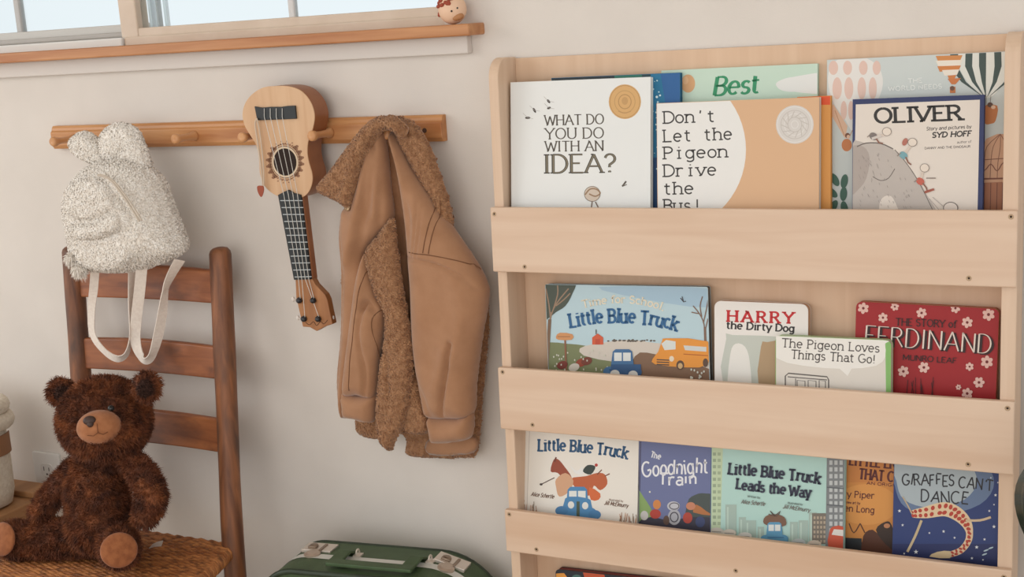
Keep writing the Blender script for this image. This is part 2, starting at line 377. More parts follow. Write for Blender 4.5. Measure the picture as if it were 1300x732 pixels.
# ------------------------------------------------------------------ stroke lettering
def A(cx, cy, rx, ry, a0, a1, n=9):
    return [(cx + rx * math.cos(math.radians(a0 + (a1 - a0) * k / n)), cy + ry * math.sin(math.radians(a0 + (a1 - a0) * k / n))) for k in range(n + 1)]
X = 0.68
GL = {
'A': (.82, [[(.04, 0), (.41, 1)], [(.41, 1), (.78, 0)], [(.17, .35), (.65, .35)]]),
'B': (.64, [[(.08, 0), (.08, 1)], [(.08, 1), (.32, 1)] + A(.32, .76, .24, .24, 90, -90) + [(.08, .52)], [(.08, .52), (.34, .52)] + A(.34, .26, .26, .26, 90, -90) + [(.08, 0)]]),
'C': (.78, [A(.42, .5, .38, .5, 48, 312, 16)]),
'D': (.76, [[(.08, 0), (.08, 1)], [(.08, 1), (.28, 1)] + A(.28, .5, .42, .5, 90, -90, 14) + [(.08, 0)]]),
'E': (.62, [[(.08, 0), (.08, 1)], [(.08, 1), (.58, 1)], [(.08, .52), (.46, .52)], [(.08, 0), (.60, 0)]]),
'F': (.58, [[(.08, 0), (.08, 1)], [(.08, 1), (.56, 1)], [(.08, .52), (.44, .52)]]),
'G': (.82, [A(.42, .5, .38, .5, 48, 330, 16) + [(.75, .42)], [(.48, .42), (.78, .42)]]),
'H': (.78, [[(.08, 0), (.08, 1)], [(.70, 0), (.70, 1)], [(.08, .52), (.70, .52)]]),
'I': (.30, [[(.15, 0), (.15, 1)]]),
'J': (.48, [[(.38, 1), (.38, .25)] + A(.2, .22, .18, .24, 0, -160)]),
'K': (.70, [[(.08, 0), (.08, 1)], [(.62, 1), (.1, .45)], [(.26, .6), (.66, 0)]]),
'L': (.58, [[(.08, 1), (.08, 0)], [(.08, 0), (.56, 0)]]),
'M': (.94, [[(.08, 0), (.10, 1)], [(.10, 1), (.46, .2)], [(.46, .2), (.82, 1)], [(.82, 1), (.86, 0)]]),
'N': (.78, [[(.08, 0), (.08, 1)], [(.08, 1), (.70, 0)], [(.70, 0), (.70, 1)]]),
'O': (.86, [A(.43, .5, .37, .5, 90, 450, 22)]),
'P': (.60, [[(.08, 0), (.08, 1)], [(.08, 1), (.30, 1)] + A(.30, .74, .26, .26, 90, -90) + [(.08, .48)]]),
'R': (.70, [[(.08, 0), (.08, 1)], [(.08, 1), (.32, 1)] + A(.32, .75, .25, .25, 90, -90) + [(.08, .5)], [(.34, .5), (.66, 0)]]),
'S': (.60, [A(.30, .75, .23, .25, 25, 270, 11) + A(.30, .25, .25, .25, 90, -155, 11)]),
'T': (.72, [[(.36, 0), (.36, 1)], [(.02, 1), (.70, 1)]]),
'U': (.76, [[(.08, 1), (.08, .32)] + A(.38, .30, .30, .30, 180, 360, 12) + [(.68, 1)]]),
'V': (.78, [[(.02, 1), (.39, 0)], [(.39, 0), (.76, 1)]]),
'W': (1.04, [[(.02, 1), (.27, 0)], [(.27, 0), (.52, .9)], [(.52, .9), (.77, 0)], [(.77, 0), (1.02, 1)]]),
'Y': (.74, [[(.02, 1), (.37, .48)], [(.72, 1), (.37, .48)], [(.37, .48), (.37, 0)]]),
'a': (.60, [A(.28, .62 - .12, .2, .18, 150, 0, 8) + [(.50, .08), (.56, 0)], [(.50, .40)] + A(.27, .2, .21, .2, 80, 340, 12)]),
'b': (.62, [[(.08, 1), (.08, 0)], A(.33, X / 2, .24, X / 2, 150, -150, 14)]),
'c': (.54, [A(.31, X / 2, .24, X / 2, 45, 315, 12)]),
'd': (.64, [[(.54, 1), (.54, 0)], A(.29, X / 2, .24, X / 2, 30, 330, 14)]),
'e': (.58, [[(.06, X * .53), (.52, X * .53)] + A(.29, X / 2, .24, X / 2, 5, 315, 16)]),
'f': (.42, [A(.34, .80, .16, .2, 40, 180, 7) + [(.18, 0)], [(.03, X), (.36, X)]]),
'g': (.62, [A(.29, X / 2, .23, X / 2, 25, 335, 14), [(.52, X), (.52, -.08)] + A(.30, -.1, .22, .2, 0, -150, 8)]),
'h': (.64, [[(.08, 1), (.08, 0)], [(.08, .42)] + A(.31, X - .22, .22, .22, 165, 0, 8) + [(.53, 0)]]),
'i': (.28, [[(.14, X), (.14, 0)], [(.14, .90), (.14, .99)]]),
'k': (.60, [[(.08, 1), (.08, 0)], [(.50, X), (.1, .28)], [(.24, .4), (.56, 0)]]),
'l': (.28, [[(.14, 1), (.14, 0)]]),
'm': (.94, [[(.08, X), (.08, 0)], [(.08, .42)] + A(.28, X - .2, .19, .2, 165, 0, 7) + [(.47, 0)], [(.47, .42)] + A(.66, X - .2, .19, .2, 165, 0, 7) + [(.85, 0)]]),
'n': (.64, [[(.08, X), (.08, 0)], [(.08, .42)] + A(.31, X - .22, .22, .22, 165, 0, 8) + [(.53, 0)]]),
'o': (.60, [A(.30, X / 2, .24, X / 2, 90, 450, 18)]),
'p': (.62, [[(.08, X), (.08, -.3)], A(.33, X / 2, .24, X / 2, 150, -150, 14)]),
'r': (.46, [[(.08, X), (.08, 0)], [(.08, .40)] + A(.30, X - .22, .22, .22, 165, 50, 6)]),
's': (.48, [A(.24, X * .75, .17, X * .25, 25, 270, 9) + A(.24, X * .25, .19, X * .25, 90, -155, 9)]),
't': (.44, [[(.17, .92), (.17, .16)] + A(.31, .15, .14, .15, 180, 300, 6), [(.02, X), (.38, X)]]),
'u': (.64, [[(.08, X), (.08, .2)] + A(.30, .2, .22, .2, 180, 350, 8), [(.54, X), (.54, 0)]]),
'v': (.56, [[(.02, X), (.28, 0)], [(.28, 0), (.54, X)]]),
'w': (.82, [[(.02, X), (.22, 0)], [(.22, 0), (.41, X * .9)], [(.41, X * .9), (.60, 0)], [(.60, 0), (.80, X)]]),
'y': (.56, [[(.02, X), (.29, .02)], [(.54, X), (.22, -.3)]]),
"'": (.24, [[(.14, 1), (.10, .74)]]), '!': (.28, [[(.14, 1), (.14, .28)], [(.14, .0), (.14, .09)]]),
'?': (.56, [A(.26, .75, .22, .25, 170, -50, 10) + [(.24, .42), (.24, .28)], [(.24, 0), (.24, .09)]]),
',': (.24, [[(.14, .06), (.06, -.16)]]), '.': (.24, [[(.1, .0), (.1, .09)]]), '-': (.4, [[(.05, .36), (.35, .36)]]), ' ': (.40, []),
}

class Cover:
    """flat artwork of one cover: shapes are given in the photo's frame and laid on the cover plane (y=0 of the book)"""
    def __init__(s, g, Mi, x0, x1, z0, z1, outline=None):
        s.g, s.Mi, s.x0, s.x1, s.z0, s.z1 = g, Mi, x0, x1, z0, z1; s.k = 1; s.outline = outline
    def L(s, u, v):
        p = ray_local(u, v, s.Mi); return (p.x, p.z)
    def clip(s, P):
        for ax, sg, lim in ((0, 1, s.x0), (0, -1, -s.x1), (1, 1, s.z0), (1, -1, -s.z1)):
            Q = []
            for i in range(len(P)):
                a, b = P[i - 1], P[i]; da, db = sg * a[ax] - lim, sg * b[ax] - lim
                if (da >= 0) != (db >= 0): t = da / (da - db); Q.append((a[0] + (b[0] - a[0]) * t, a[1] + (b[1] - a[1]) * t))
                if db >= 0: Q.append(b)
            P = Q
            if len(P) < 3: return []
        return P
    def _face(s, P, mat):
        P = s.clip(P)
        if len(P) < 3: return
        ar = sum(P[i - 1][0] * P[i][1] - P[i][0] * P[i - 1][1] for i in range(len(P)))
        if abs(ar) < 1e-12: return
        if ar < 0: P = P[::-1]
        y = -0.000012 * s.k; s.g.add([(x, y, z) for x, z in P], [tuple(range(len(P)))], mat)
    def poly(s, pts, c, smooth=0):
        if smooth: pts = [tuple(p) for p in smoothpath(pts, smooth, True)]
        s._face([s.L(u, v) for u, v in pts], paint(c)); s.k += 1
    def ell(s, cx, cy, rx, ry, c, rot=0, n=28):
        ca, sa = math.cos(math.radians(rot)), math.sin(math.radians(rot))
        s.poly([(cx + rx * math.cos(t) * ca - ry * math.sin(t) * sa, cy + rx * math.cos(t) * sa + ry * math.sin(t) * ca) for t in [2 * math.pi * k / n for k in range(n)]], c)
    def _stroke(s, pts, w, mat):
        """pts in px; w scalar or per point"""
        k = len(pts); Lf, Rt = [], []
        for i in range(k):
            a, b = pts[max(i - 1, 0)], pts[min(i + 1, k - 1)]; dx, dy = b[0] - a[0], b[1] - a[1]; l = math.hypot(dx, dy) or 1
            ww = (w[i] if hasattr(w, '__len__') else w) / 2; nx, ny = -dy / l * ww, dx / l * ww
            Lf.append((pts[i][0] + nx, pts[i][1] + ny)); Rt.append((pts[i][0] - nx, pts[i][1] - ny))
        for i in range(k - 1): s._face([s.L(*q) for q in (Lf[i], Lf[i + 1], Rt[i + 1], Rt[i])], mat)
    def line(s, pts, w, c, smooth=0):
        if smooth: pts = [tuple(p) for p in smoothpath(pts, smooth)]
        s._stroke(pts, w, paint(c)); s.k += 1
    def ring(s, cx, cy, rx, ry, w, c, n=26):
        s._stroke([(cx + rx * math.cos(2 * math.pi * k / n), cy + ry * math.sin(2 * math.pi * k / n)) for k in range(n + 1)], w, paint(c)); s.k += 1
    def rect(s, u0, v0, u1, v1, c): s.poly([(u0, v0), (u1, v0), (u1, v1), (u0, v1)], c)
    def fill(s, c, x0=None, x1=None, z0=None, z1=None):
        """rectangle in fractions of the cover"""
        fx = lambda f, a: s.x0 + (s.x1 - s.x0) * f if f is not None else a
        fz = lambda f, a: s.z0 + (s.z1 - s.z0) * f if f is not None else a
        a, b, c0, d = fx(x0, s.x0), fx(x1, s.x1), fz(z0, s.z0), fz(z1, s.z1)
        s._face([(a, c0), (b, c0), (b, d), (a, d)], paint(c)); s.k += 1
    def text(s, t, p0, p1, h, c, w=1.6, slab=0.0, con=0.0, shear=0.0, bounce=0.0, jit=0.0, arc=0.0, mono=False, track=0.06, off=(0, 0), seed=1, sw=0.6):
        rnd = random.Random(seed); mat = paint(c); x = 0; lay = []; h = h * 0.92
        for ch in t:
            adv, st = GL[ch]
            if mono:
                lay.append((x + (0.62 - adv) / 2, st)); x += 0.67
            else: lay.append((x, st)); x += adv + (track if ch != ' ' else 0)
        if mono: q0 = lay[0][0]; lay = [(a_ - q0, b_) for a_, b_ in lay]; x -= q0
        tot = x - (0.05 if mono else track); p0 = np.array(p0, float) + off; p1 = np.array(p1, float) + off
        d = p1 - p0; Wd = np.linalg.norm(d); sx = Wd / tot
        def mp(X_, Y_, ox, ang, dy):
            ca, sa = math.cos(ang), math.sin(ang); lx = X_ - 0.3; q = (0.3 + lx * ca - Y_ * sa, lx * sa + Y_ * ca)
            xx = (ox + q[0]) / tot + shear * Y_ * h / Wd; 
            b = p0 + d * xx; b = b + np.array((0, -arc * 4 * xx * (1 - xx)))
            sl = -arc * 4 * (1 - 2 * xx) / Wd; tn = np.array((d[0] / Wd, d[1] / Wd + sl)); tn /= np.linalg.norm(tn); up = np.array((tn[1], -tn[0]))
            return tuple(b + up * ((q[1] + dy) * h))
        for ox, st in lay:
            ang = rnd.uniform(-1, 1) * bounce; dy = rnd.uniform(-1, 1) * bounce * 0.5
            ends = [q for a in st for q in (a[0], a[-1])]
            for a in st:
                pts = [(q[0] + rnd.uniform(-jit, jit), q[1] + rnd.uniform(-jit, jit)) for q in a] if len(a) < 6 else a
                pp = [mp(q[0], q[1], ox, ang, dy) for q in pts]
                ws = []
                for i in range(len(pp)):
                    e, f = pts[max(i - 1, 0)], pts[min(i + 1, len(pts) - 1)]; dx, dz = abs(f[0] - e[0]), abs(f[1] - e[1])
                    ws.append(w * (1 - con * dx / (dx + dz + 1e-9)))
                if con == 0: ws = w
                s._stroke(pp, ws, mat)
                if slab and st is not GL["'"][1] and st is not GL['!'][1] and st is not GL['?'][1] and a != [(.14, .90), (.14, .99)]:
                    for e, q in ((pts[0], pts[1]), (pts[-1], pts[-2])):
                        o = a[0] if e is pts[0] else a[-1]
                        if abs(q[1] - e[1]) < abs(q[0] - e[0]) * 0.9: continue
                        if not any(abs(e[1] - yy) < .03 for yy in (0, X, 1, -.3)): continue
                        n = sum(1 for z in ends if abs(z[0] - o[0]) + abs(z[1] - o[1]) < 0.02)
                        l0, l1 = slab, slab
                        if n > 1: l1 = 0
                        if len(a) > 4 and e is pts[-1] and n > 1: continue
                        s._stroke([mp(e[0] - l0, e[1], ox, ang, dy), mp(e[0] + l1, e[1], ox, ang, dy)], w * sw, mat)
        s.k += 1

def book(name, label, group, TL, TR, yb, zb, tilt, t, color, board=False, r=0.0, spine=None, pages=(226, 218, 204), clip_h=None, roll=True):
    """a book standing in a pocket: bottom front edge at shelf depth yb, height zb; TL/TR its top corners in the photo"""
    F0 = S @ Matrix.Translation((0, yb, zb)) @ Matrix.Rotation(-tilt, 4, 'X'); Fi = F0.inverted()
    a, b = ray_local(*TL, Fi), ray_local(*TR, Fi); ang = math.atan2(b.z - a.z, b.x - a.x) if roll else 0.0
    F1 = F0 @ Matrix.Translation((a.x, 0, 0)) @ Matrix.Rotation(-ang, 4, 'Y') ; Fi = F1.inverted()
    a, b = ray_local(*TL, Fi), ray_local(*TR, Fi)
    F2 = F1 @ Matrix.Translation(((a.x + b.x) / 2, 0, max(0, (b.x - a.x) / 2 * abs(math.sin(ang))))); Fi = F2.inverted()
    a, b = ray_local(*TL, Fi), ray_local(*TR, Fi); x0, x1, h = a.x, b.x, (a.z + b.z) / 2
    if clip_h: h = clip_h
    o = thing(name, label, 'book', M=F2, group=group); PW[o.name] = F2
    g = G(); cm = paint(color)
    if board:
        pts = roundrect(x0, 0, x1, h, r); g.prism(pts, 0, 0.0016, cm)
        pg = G(); pg.prism(roundrect(x0 + 0.0004, 0.0004, x1 - 0.0002, h - 0.0004, r), 0.0016, t - 0.0016, paint(pages)); pg.build('pages', None, o, local=True)
        g.prism(pts, t - 0.0016, t, cm)
    else:
        sm = paint(spine or color)
        g.box((x0, 0, 0), (x1, 0.0022, h), cm); g.box((x0, t - 0.0022, 0), (x1, t, h), sm); g.box((x0, 0.0022, 0), (x0 + 0.002, t - 0.0022, h), sm)
        pg = G(); pg.box((x0 + 0.002, 0.0022, 0.003), (x1 - 0.003, t - 0.0022, h - 0.003), paint(pages)); pg.build('pages', None, o, local=True)
    c = Cover(g, Fi, x0 + (0.0006 if not board else 0.0008), x1 - 0.0006, 0.0006, h - 0.0006); c.obj = o; c.h = h
    return c
def done(c): c.g.build('cover', None, c.obj, local=True, fix=False)

# ------------------------------------------------------------------ books
Z1, Z2, Z3, Z4 = [b[0] + 0.0097 for b in BOARDS]
R_ = math.radians
INK = (58, 54, 52)
TOPG, MIDG, LOWG = 'picture books on the top shelf', 'board books on the middle shelf', 'picture books on the lower shelf'
# -- top shelf
c = book('picture_book', 'pale mint picture book with green brush lettering at the back of the top shelf', TOPG, (839.5, 89.5), (1038, 80.5), 0.0480, Z1, R_(3.2), 0.008, (196, 217, 200))
c.ell(1008, 107, 22, 9.5, (226, 226, 222), -4); c.poly([(985, 108), (1000, 99), (1060, 92), (1060, 118), (1005, 116)], (226, 226, 222), 4)
c.ell(873.5, 106, 9, 11.5, (212, 164, 118)); c.ell(870, 102, 4, 5, (222, 180, 136))
c.text('Best', (905, 121.5), (964, 117), 25, (48, 142, 98), w=5.0, con=0.5, shear=0.22, bounce=0.05, seed=3)
done(c)
c = book('picture_book', 'deep blue picture book with white speckles, mostly hidden behind the gold seal book', TOPG, (700, 99), (863.5, 92), 0.0360, Z1, R_(3.4), 0.009, (22, 96, 132))
c.rect(690, 80, 780, 110, (24, 40, 48)); c.rect(780, 80, 815, 110, (36, 112, 96)); c.rect(815, 80, 826, 120, (24, 60, 70))
c.rect(838, 85, 870, 140, (34, 92, 150)); c.poly([(826, 92), (838, 90), (846, 140), (838, 275), (824, 275)], (20, 110, 150)); c.rect(822, 200, 840, 280, (22, 66, 112))
for i in range(26):
    u, v = 825 + random.random() * 14, 95 + random.random() * 120; c.ell(u, v, *(2 * [0.5 + random.random() * 0.8]), (190, 220, 228), n=8)
c.ell(834, 123, 1.6, 1.6, (214, 232, 236), n=10); c.ell(838, 121, 1.3, 1.3, (214, 232, 236), n=10); c.ell(825, 194, 1.5, 2.5, (196, 120, 130), n=10)
done(c)
c = book('picture_book', 'white picture book with a round gold seal and a title ending in a question mark', TOPG, (648, 104.5), (826, 97.5), 0.0200, Z1, R_(4.6), 0.011, (228, 229, 227))
T_ = (84, 76, 66)
c.text('WHAT DO', (691.5, 159), (767, 157), 13.5, T_, w=2.0, slab=0.10, con=0.45, track=0.05)
c.text('YOU DO', (692, 176.5), (767, 175), 14.5, T_, w=2.0, slab=0.10, con=0.45)
c.text('WITH AN', (692, 192), (766.5, 191), 13.5, T_, w=2.0, slab=0.10, con=0.45)
c.text('IDEA?', (690, 219.5), (783, 218.5), 25, (70, 64, 54), w=4.0, slab=0.13, con=0.42, sw=0.4)
c.text('IDEA?', (690.4, 219), (783.2, 218), 24, (128, 118, 98), w=1.7, con=0.42)
c.ell(793.3, 129, 20.5, 22, (210, 166, 108)); c.ring(793.3, 129, 19, 20.5, 0.8, (178, 136, 84)); c.ring(793.3, 129, 13, 14, 1.0, (190, 148, 94)); c.ring(793.3, 129, 8, 9, 1.2, (180, 138, 86)); c.ell(793.3, 128, 4, 5, (192, 150, 96)); c.line([(785, 141), (793, 143.5), (801, 141)], 1.2, (184, 142, 90), 3)
for (u, v, a, q) in ((670, 149.5, 0, 3.5), (678.5, 140, 60, 3.6), (696.5, 128.5, 50, 3.0), (697, 137, -20, 2.6)):
    c.ell(u, v, q, 1.5, (70, 62, 56), a, 10); c.line([(u - 6, v - 6), (u, v)], 0.4, (170, 164, 158)); c.line([(u + 7, v + 1), (u, v)], 0.4, (170, 164, 158))
c.line([(790, 236.5), (795, 230)], 2.2, (92, 84, 74)); c.line([(790, 236.5), (796, 234)], 1.0, (92, 84, 74))
c.ell(752, 246, 10, 9.5, (206, 190, 174)); c.ring(752, 246, 10, 9.5, 0.8, (120, 104, 88)); c.line([(743, 247), (749, 240), (757, 240), (762, 245), (756, 249), (748, 246)], 1.8, (150, 120, 92), 4); c.line([(752, 255), (750, 270)], 1.5, (120, 104, 92)); c.line([(756, 256), (764, 272)], 1.5, (120, 104, 92))
done(c)
c = book('picture_book', 'sky grey picture book with striped hot air balloons behind the navy framed book', TOPG, (1050, 76), (1279.5, 65), 0.0450, Z1, R_(3.4), 0.010, (200, 206, 203))
# big pale balloon, left
c.poly([(1052, 92), (1060, 78), (1078, 72), (1100, 74), (1116, 86), (1121, 106), (1114, 128), (1098, 150), (1084, 168), (1072, 150), (1058, 130), (1052, 110)], (226, 222, 216), 3)
for i, u in enumerate((1058, 1076, 1096, 1113)):
    for v, ry in ((86, 9), (112, 14), (140, 12)):
        uu = u + (1085 - u) * max(0, (v - 96)) / 90; c.ell(uu, v, 6 - i * 0.3 - max(0, v - 112) / 14, ry, (222, 190, 176))
c.poly([(1058, 132), (1076, 160), (1073, 176), (1052, 140)], (218, 180, 152)); c.line([(1060, 140), (1072, 172)], 0.9, (190, 140, 104)); c.line([(1086, 158), (1078, 174)], 0.9, (190, 140, 104))
c.ell(1075, 184, 6.5, 8, (196, 122, 72)); c.ell(1076, 172, 3.2, 3.4, (120, 74, 50)); c.ell(1077, 173.5, 2.2, 2.4, (224, 184, 156))
# dark striped balloon, right
AP = (1252, 128)
c.poly([(1206, 60), (1212, 76), (1228, 104), (1246, 122), (1260, 122), (1274, 104), (1290, 76), (1290, 60)], (222, 222, 214), 3)
for u0, u1 in ((1207, 1217), (1226, 1235), (1243, 1252), (1262, 1271), (1283, 1290)):
    m0, m1 = u0 + (AP[0] - u0) * .42, u1 + (AP[0] - u1) * .42
    bulge = (u0 + u1) / 2 - 1250
    c.poly([(u0, 60), (u1, 60), (u1 + bulge * .04, 84), (m1 + bulge * .14, 104), (AP[0] + bulge * .06, 124), (m0 + bulge * .14, 104), (u0 + bulge * .04, 84)], (62, 78, 74))
for u in (1246, 1252, 1258): c.line([(u, 122), (1252 + (u - 1252) * .8, 134)], 0.6, (110, 90, 74))
c.poly([(1247, 136), (1266, 134), (1264, 153), (1258, 157), (1250, 156)], (190, 116, 62), 3); c.ell(1257, 133, 3.6, 3.2, (96, 66, 50)); c.ell(1261, 136, 2.8, 2.4, (226, 190, 160))
# small orange balloon
for v, a, b, cc in ((74, 1188, 1222, (206, 136, 74)), (80, 1188, 1222, (232, 222, 208)), (87, 1190, 1220, (206, 128, 68)), (92, 1196, 1218, (232, 222, 208)), (99, 1203, 1214, (204, 124, 66))): c.poly([(a, v - 3), (b, v - 4), (b - 3, v + 3), (a + 3, v + 4)], cc)
c.poly([(1203, 100), (1220, 99), (1213, 107), (1208, 107)], (200, 118, 64)); c.rect(1206, 110, 1213, 118, (198, 118, 62)); c.ell(1209, 112, 3, 3, (110, 74, 54))
# brown balloon, lower right
c.poly([(1246, 190), (1252, 176), (1266, 170), (1290, 170), (1290, 280), (1240, 280)], (206, 160, 128))
for u in (1250, 1258, 1267, 1275): c.line([(1270, 170), (u + 3, 186), (u, 206), (u - 1, 226)], 0.9, (134, 86, 62), 3)
c.line([(1244, 203), (1290, 200)], 1.0, (120, 70, 50)); c.line([(1244, 206), (1250, 216), (1258, 208), (1266, 217), (1274, 206), (1282, 215)], 1.4, (126, 76, 54), 3); c.line([(1244, 227), (1290, 226)], 2.0, (120, 66, 48))
c.poly([(1243, 232), (1290, 230), (1290, 280), (1243, 280)], (172, 112, 80))
for u in (1250, 1258, 1266, 1273): c.line([(u, 232), (u - 1, 275)], 1.0, (112, 62, 46))
# green leaf balloon, lower left
for (u, v, a) in ((1060, 228, 60), (1072, 230, 100), (1056, 244, 40), (1071, 246, 95), (1058, 262, 120), (1072, 264, 80)): c.ell(u, v, 9, 4.5, (58, 96, 80), a)
c.text('THE', (1153, 105.5), (1171, 104.5), 6, (232, 234, 230), w=1.1)
c.text('WORLD NEEDS', (1128, 115.5), (1196, 112), 6, (232, 234, 230), w=1.1, track=0.12)
done(c)
c = book('picture_book', 'orange edged picture book with red top, mostly hidden behind the tan lettered book', TOPG, (1012, 123), (1054.5, 121.2), 0.0340, Z1, R_(3.8), 0.009, (222, 154, 78))
c.rect(1000, 110, 1070, 133, (224, 84, 40)); c.line([(1041.5, 133), (1041.5, 280)], 1.2, (202, 132, 62))
done(c)
c = book('picture_book', 'tan picture book with a large white circle full of typewriter lettering', TOPG, (833.5, 131), (1040, 123), 0.0200, Z1, R_(4.0), 0.011, (215, 174, 136), spine=(214, 206, 196))
c.ell(846, 190, 101, 104, (230, 228, 224), 0, 60)
for t, p0, p1 in (("Don't", (842, 156.5), (909, 154)), ('Let the', (842, 180), (930, 176.5)), ('Pigeon', (842, 201.5), (924.5, 199)), ('Drive', (842, 224), (910, 222)), ('the', (843, 246.5), (881, 245.5)), ('Bus!', (842, 268), (891, 267.5))):
    c.text(t, p0, p1, 16, INK, w=1.9, slab=0.13, mono=True, sw=0.85)
c.ell(1009, 158, 24, 24.5, (212, 206, 200))
for k in range(5): c.ring(1009, 158, 22 - 4.4 * k, 22.5 - 4.4 * k, 0.7, (190, 182, 174) if k % 2 else (226, 222, 218))
for k in range(12): a = k * math.pi / 6; c.line([(1009 + 9 * math.cos(a), 158 + 9 * math.sin(a)), (1009 + 17 * math.cos(a + .5), 158 + 17 * math.sin(a + .5))], 1.0, (194, 186, 178))
done(c)
c = book('picture_book', 'navy framed cream picture book with bold black title and children sliding down grey slope', TOPG, (1082.5, 126), (1249.5, 120), 0.0235, Z1, R_(3.6), 0.012, (40, 50, 94))
c.poly([(1086.5, 132.5), (1244, 126.5), (1240.5, 290), (1083.5, 290)], (222, 211, 200))
c.text('OLIVER', (1110, 156), (1221.5, 151.5), 19.5, (44, 40, 38), w=4.4, slab=0.17, con=0.35, sw=0.62)
c.text('Story and pictures by', (1176, 165.5), (1233, 162.5), 4.6, (66, 60, 58), w=0.75, shear=0.2)
c.text('SYD HOFF', (1183, 174.5), (1233, 172.3), 6.8, (50, 46, 44), w=1.6, slab=0.12, shear=0.2, sw=0.7)
c.text('author of', (1215, 182), (1233, 181), 3.4, (120, 112, 106), w=0.5, shear=0.1)
c.text('DANNY AND THE DINOSAUR', (1174, 189.5), (1232, 187), 3.0, (104, 96, 92), w=0.55)
c.poly([(1080, 187), (1100, 182), (1122, 183), (1136, 191), (1148, 204), (1160, 220), (1176, 246), (1190, 290), (1080, 290)], (186, 176, 168), 3)
c.poly([(1080, 190), (1096, 186), (1104, 200), (1100, 226), (1090, 240), (1080, 244)], (170, 158, 150), 3)
c.line([(1088, 186), (1100, 181.5), (1118, 182), (1134, 189)], 1.4, (104, 94, 88), 3)
c.line([(1136, 190), (1150, 206), (1166, 230), (1182, 262), (1190, 280)], 0.9, (96, 88, 82), 3)
c.line([(1108, 224), (1118, 229), (1128, 226), (1136, 214)], 1.0, (110, 100, 94), 3); c.poly([(1116, 266), (1118, 254), (1126, 248), (1134, 252), (1140, 272), (1116, 280)], (222, 211, 200), 3)
for i in range(70):
    u = 1090 + random.random() * 70; v = 192 + random.random() * 70
    if v > 186 + (u - 1110) * 0.95: c.line([(u, v), (u + 1.2, v + 3.0)], 0.45, (150, 140, 134))
def child(hu, hv, bu, bv, col, legs):
    c.line([(hu - 2, hv + 4), (bu, bv)], 3.2, (212, 196, 182)); c.ell(bu, bv, 5.6, 4.4, col, 35); c.ell(hu, hv, 5.6, 5.2, (226, 212, 198)); c.ring(hu, hv, 5.6, 5.2, 0.6, (112, 100, 92))
    c.line([(bu + 3, bv + 2)] + legs, 1.9, (140, 96, 78)); c.line([(bu - 3, bv - 3), (bu - 8, bv + 1)], 1.0, (140, 126, 116))
child(1126, 167, 1109, 173, (122, 112, 108), [(1116, 181), (1121, 182)])
c.line([(1107, 176), (1119, 172)], 3.2, (206, 196, 188))
child(1158.5, 180.5, 1147, 197, (116, 160, 168), [(1153, 206), (1157, 209)]); c.ell(1149, 180, 3.2, 5, (176, 108, 92), 25)
child(1174, 213, 1168.5, 230, (192, 94, 76), [(1176, 238), (1178, 244)]); c.line([(1174, 244), (1186, 240)], 3.0, (158, 84, 66)); c.line([(1176, 226), (1188, 226)], 1.4, (140, 126, 116))
c.ell(1207, 264, 9, 7.5, (222, 210, 200)); c.ring(1207, 264, 9, 7.5, 0.9, (84, 76, 72)); c.line([(1180, 252), (1192, 266)], 0.5, (150, 140, 134)); c.line([(1184, 250), (1198, 262)], 0.5, (150, 140, 134))
done(c)

# -- middle shelf
def roadvehicle(c, u, v, s, body, dark, tall=1.0):
    """a plain boxy car seen from the front"""
    c.ell(u - 9 * s, v + 5 * s, 5 * s, 4 * s, body); c.ell(u + 9 * s, v + 5 * s, 5 * s, 4 * s, body)
    c.poly([(u - 9 * s, v + 7 * s), (u - 8 * s, v - 2 * s), (u - 7 * s, v - 12 * s * tall), (u - 5 * s, v - 14 * s * tall), (u + 5 * s, v - 14 * s * tall), (u + 7 * s, v - 12 * s * tall), (u + 8 * s, v - 2 * s), (u + 9 * s, v + 7 * s)], body)
    c.rect(u - 6 * s, v - 11 * s * tall, u - .5 * s, v - 3 * s, (222, 224, 220)); c.rect(u + .5 * s, v - 11 * s * tall, u + 6 * s, v - 3 * s, (222, 224, 220))
    c.rect(u - 9.5 * s, v + 3 * s, u + 9.5 * s, v + 4.2 * s, dark)
c = book('board_book', 'wide pale blue board book with trees, a red barn and an orange bus', MIDG, (692, 360.5), (898.5, 364), 0.0400, Z2, R_(2.5), 0.013, (184, 208, 216), board=True, r=0.003, pages=(88, 84, 78))
c.poly([(760, 364), (900, 366), (900, 390), (820, 380)], (164, 192, 210), 3)
c.poly([(690, 440), (720, 436), (760, 441), (800, 446), (800, 500), (690, 500)], (122, 128, 90), 3)
c.poly([(736, 442), (770, 434), (800, 431), (840, 436), (900, 440), (900, 470), (760, 456)], (208, 198, 186), 3)
c.poly([(806, 452), (835, 450), (905, 470), (905, 500), (800, 500)], (128, 98, 76), 3)
for i in range(34): u = 772 + random.random() * 60; c.ell(u, 431 + random.random() * 2, 1.6, 1.0, (96, 88, 78), n=8)
c.poly([(688, 356), (729, 357), (727, 372), (718, 388), (706, 396), (696, 404), (688, 406)], (74, 82, 72), 3)
for p in ([(694, 480), (697, 430), (699, 404), (706, 386), (722, 366)], [(699, 404), (697, 386), (693, 366)], [(702, 394), (708, 374), (708, 362)], [(706, 388), (716, 380), (724, 372)], [(697, 412), (700, 396)]): c.line(p, 1.6, (150, 124, 102), 3)
c.line([(693, 490), (696, 440), (698, 405)], 4.2, (124, 98, 78), 3)
for p in ([(896, 440), (894, 412), (888, 398), (880, 388)], [(893, 410), (897, 392), (899, 380)], [(891, 402), (889, 388), (892, 376)], [(888, 398), (878, 396)], [(895, 420), (899, 404)]): c.line(p, 1.4, (128, 100, 84), 3)
c.line([(896, 445), (895, 415)], 3, (128, 100, 84)); c.line([(864, 378), (868, 383), (871, 382)], 1.1, (70, 66, 70)); c.line([(868, 383), (866, 376)], 1.0, (70, 66, 70))
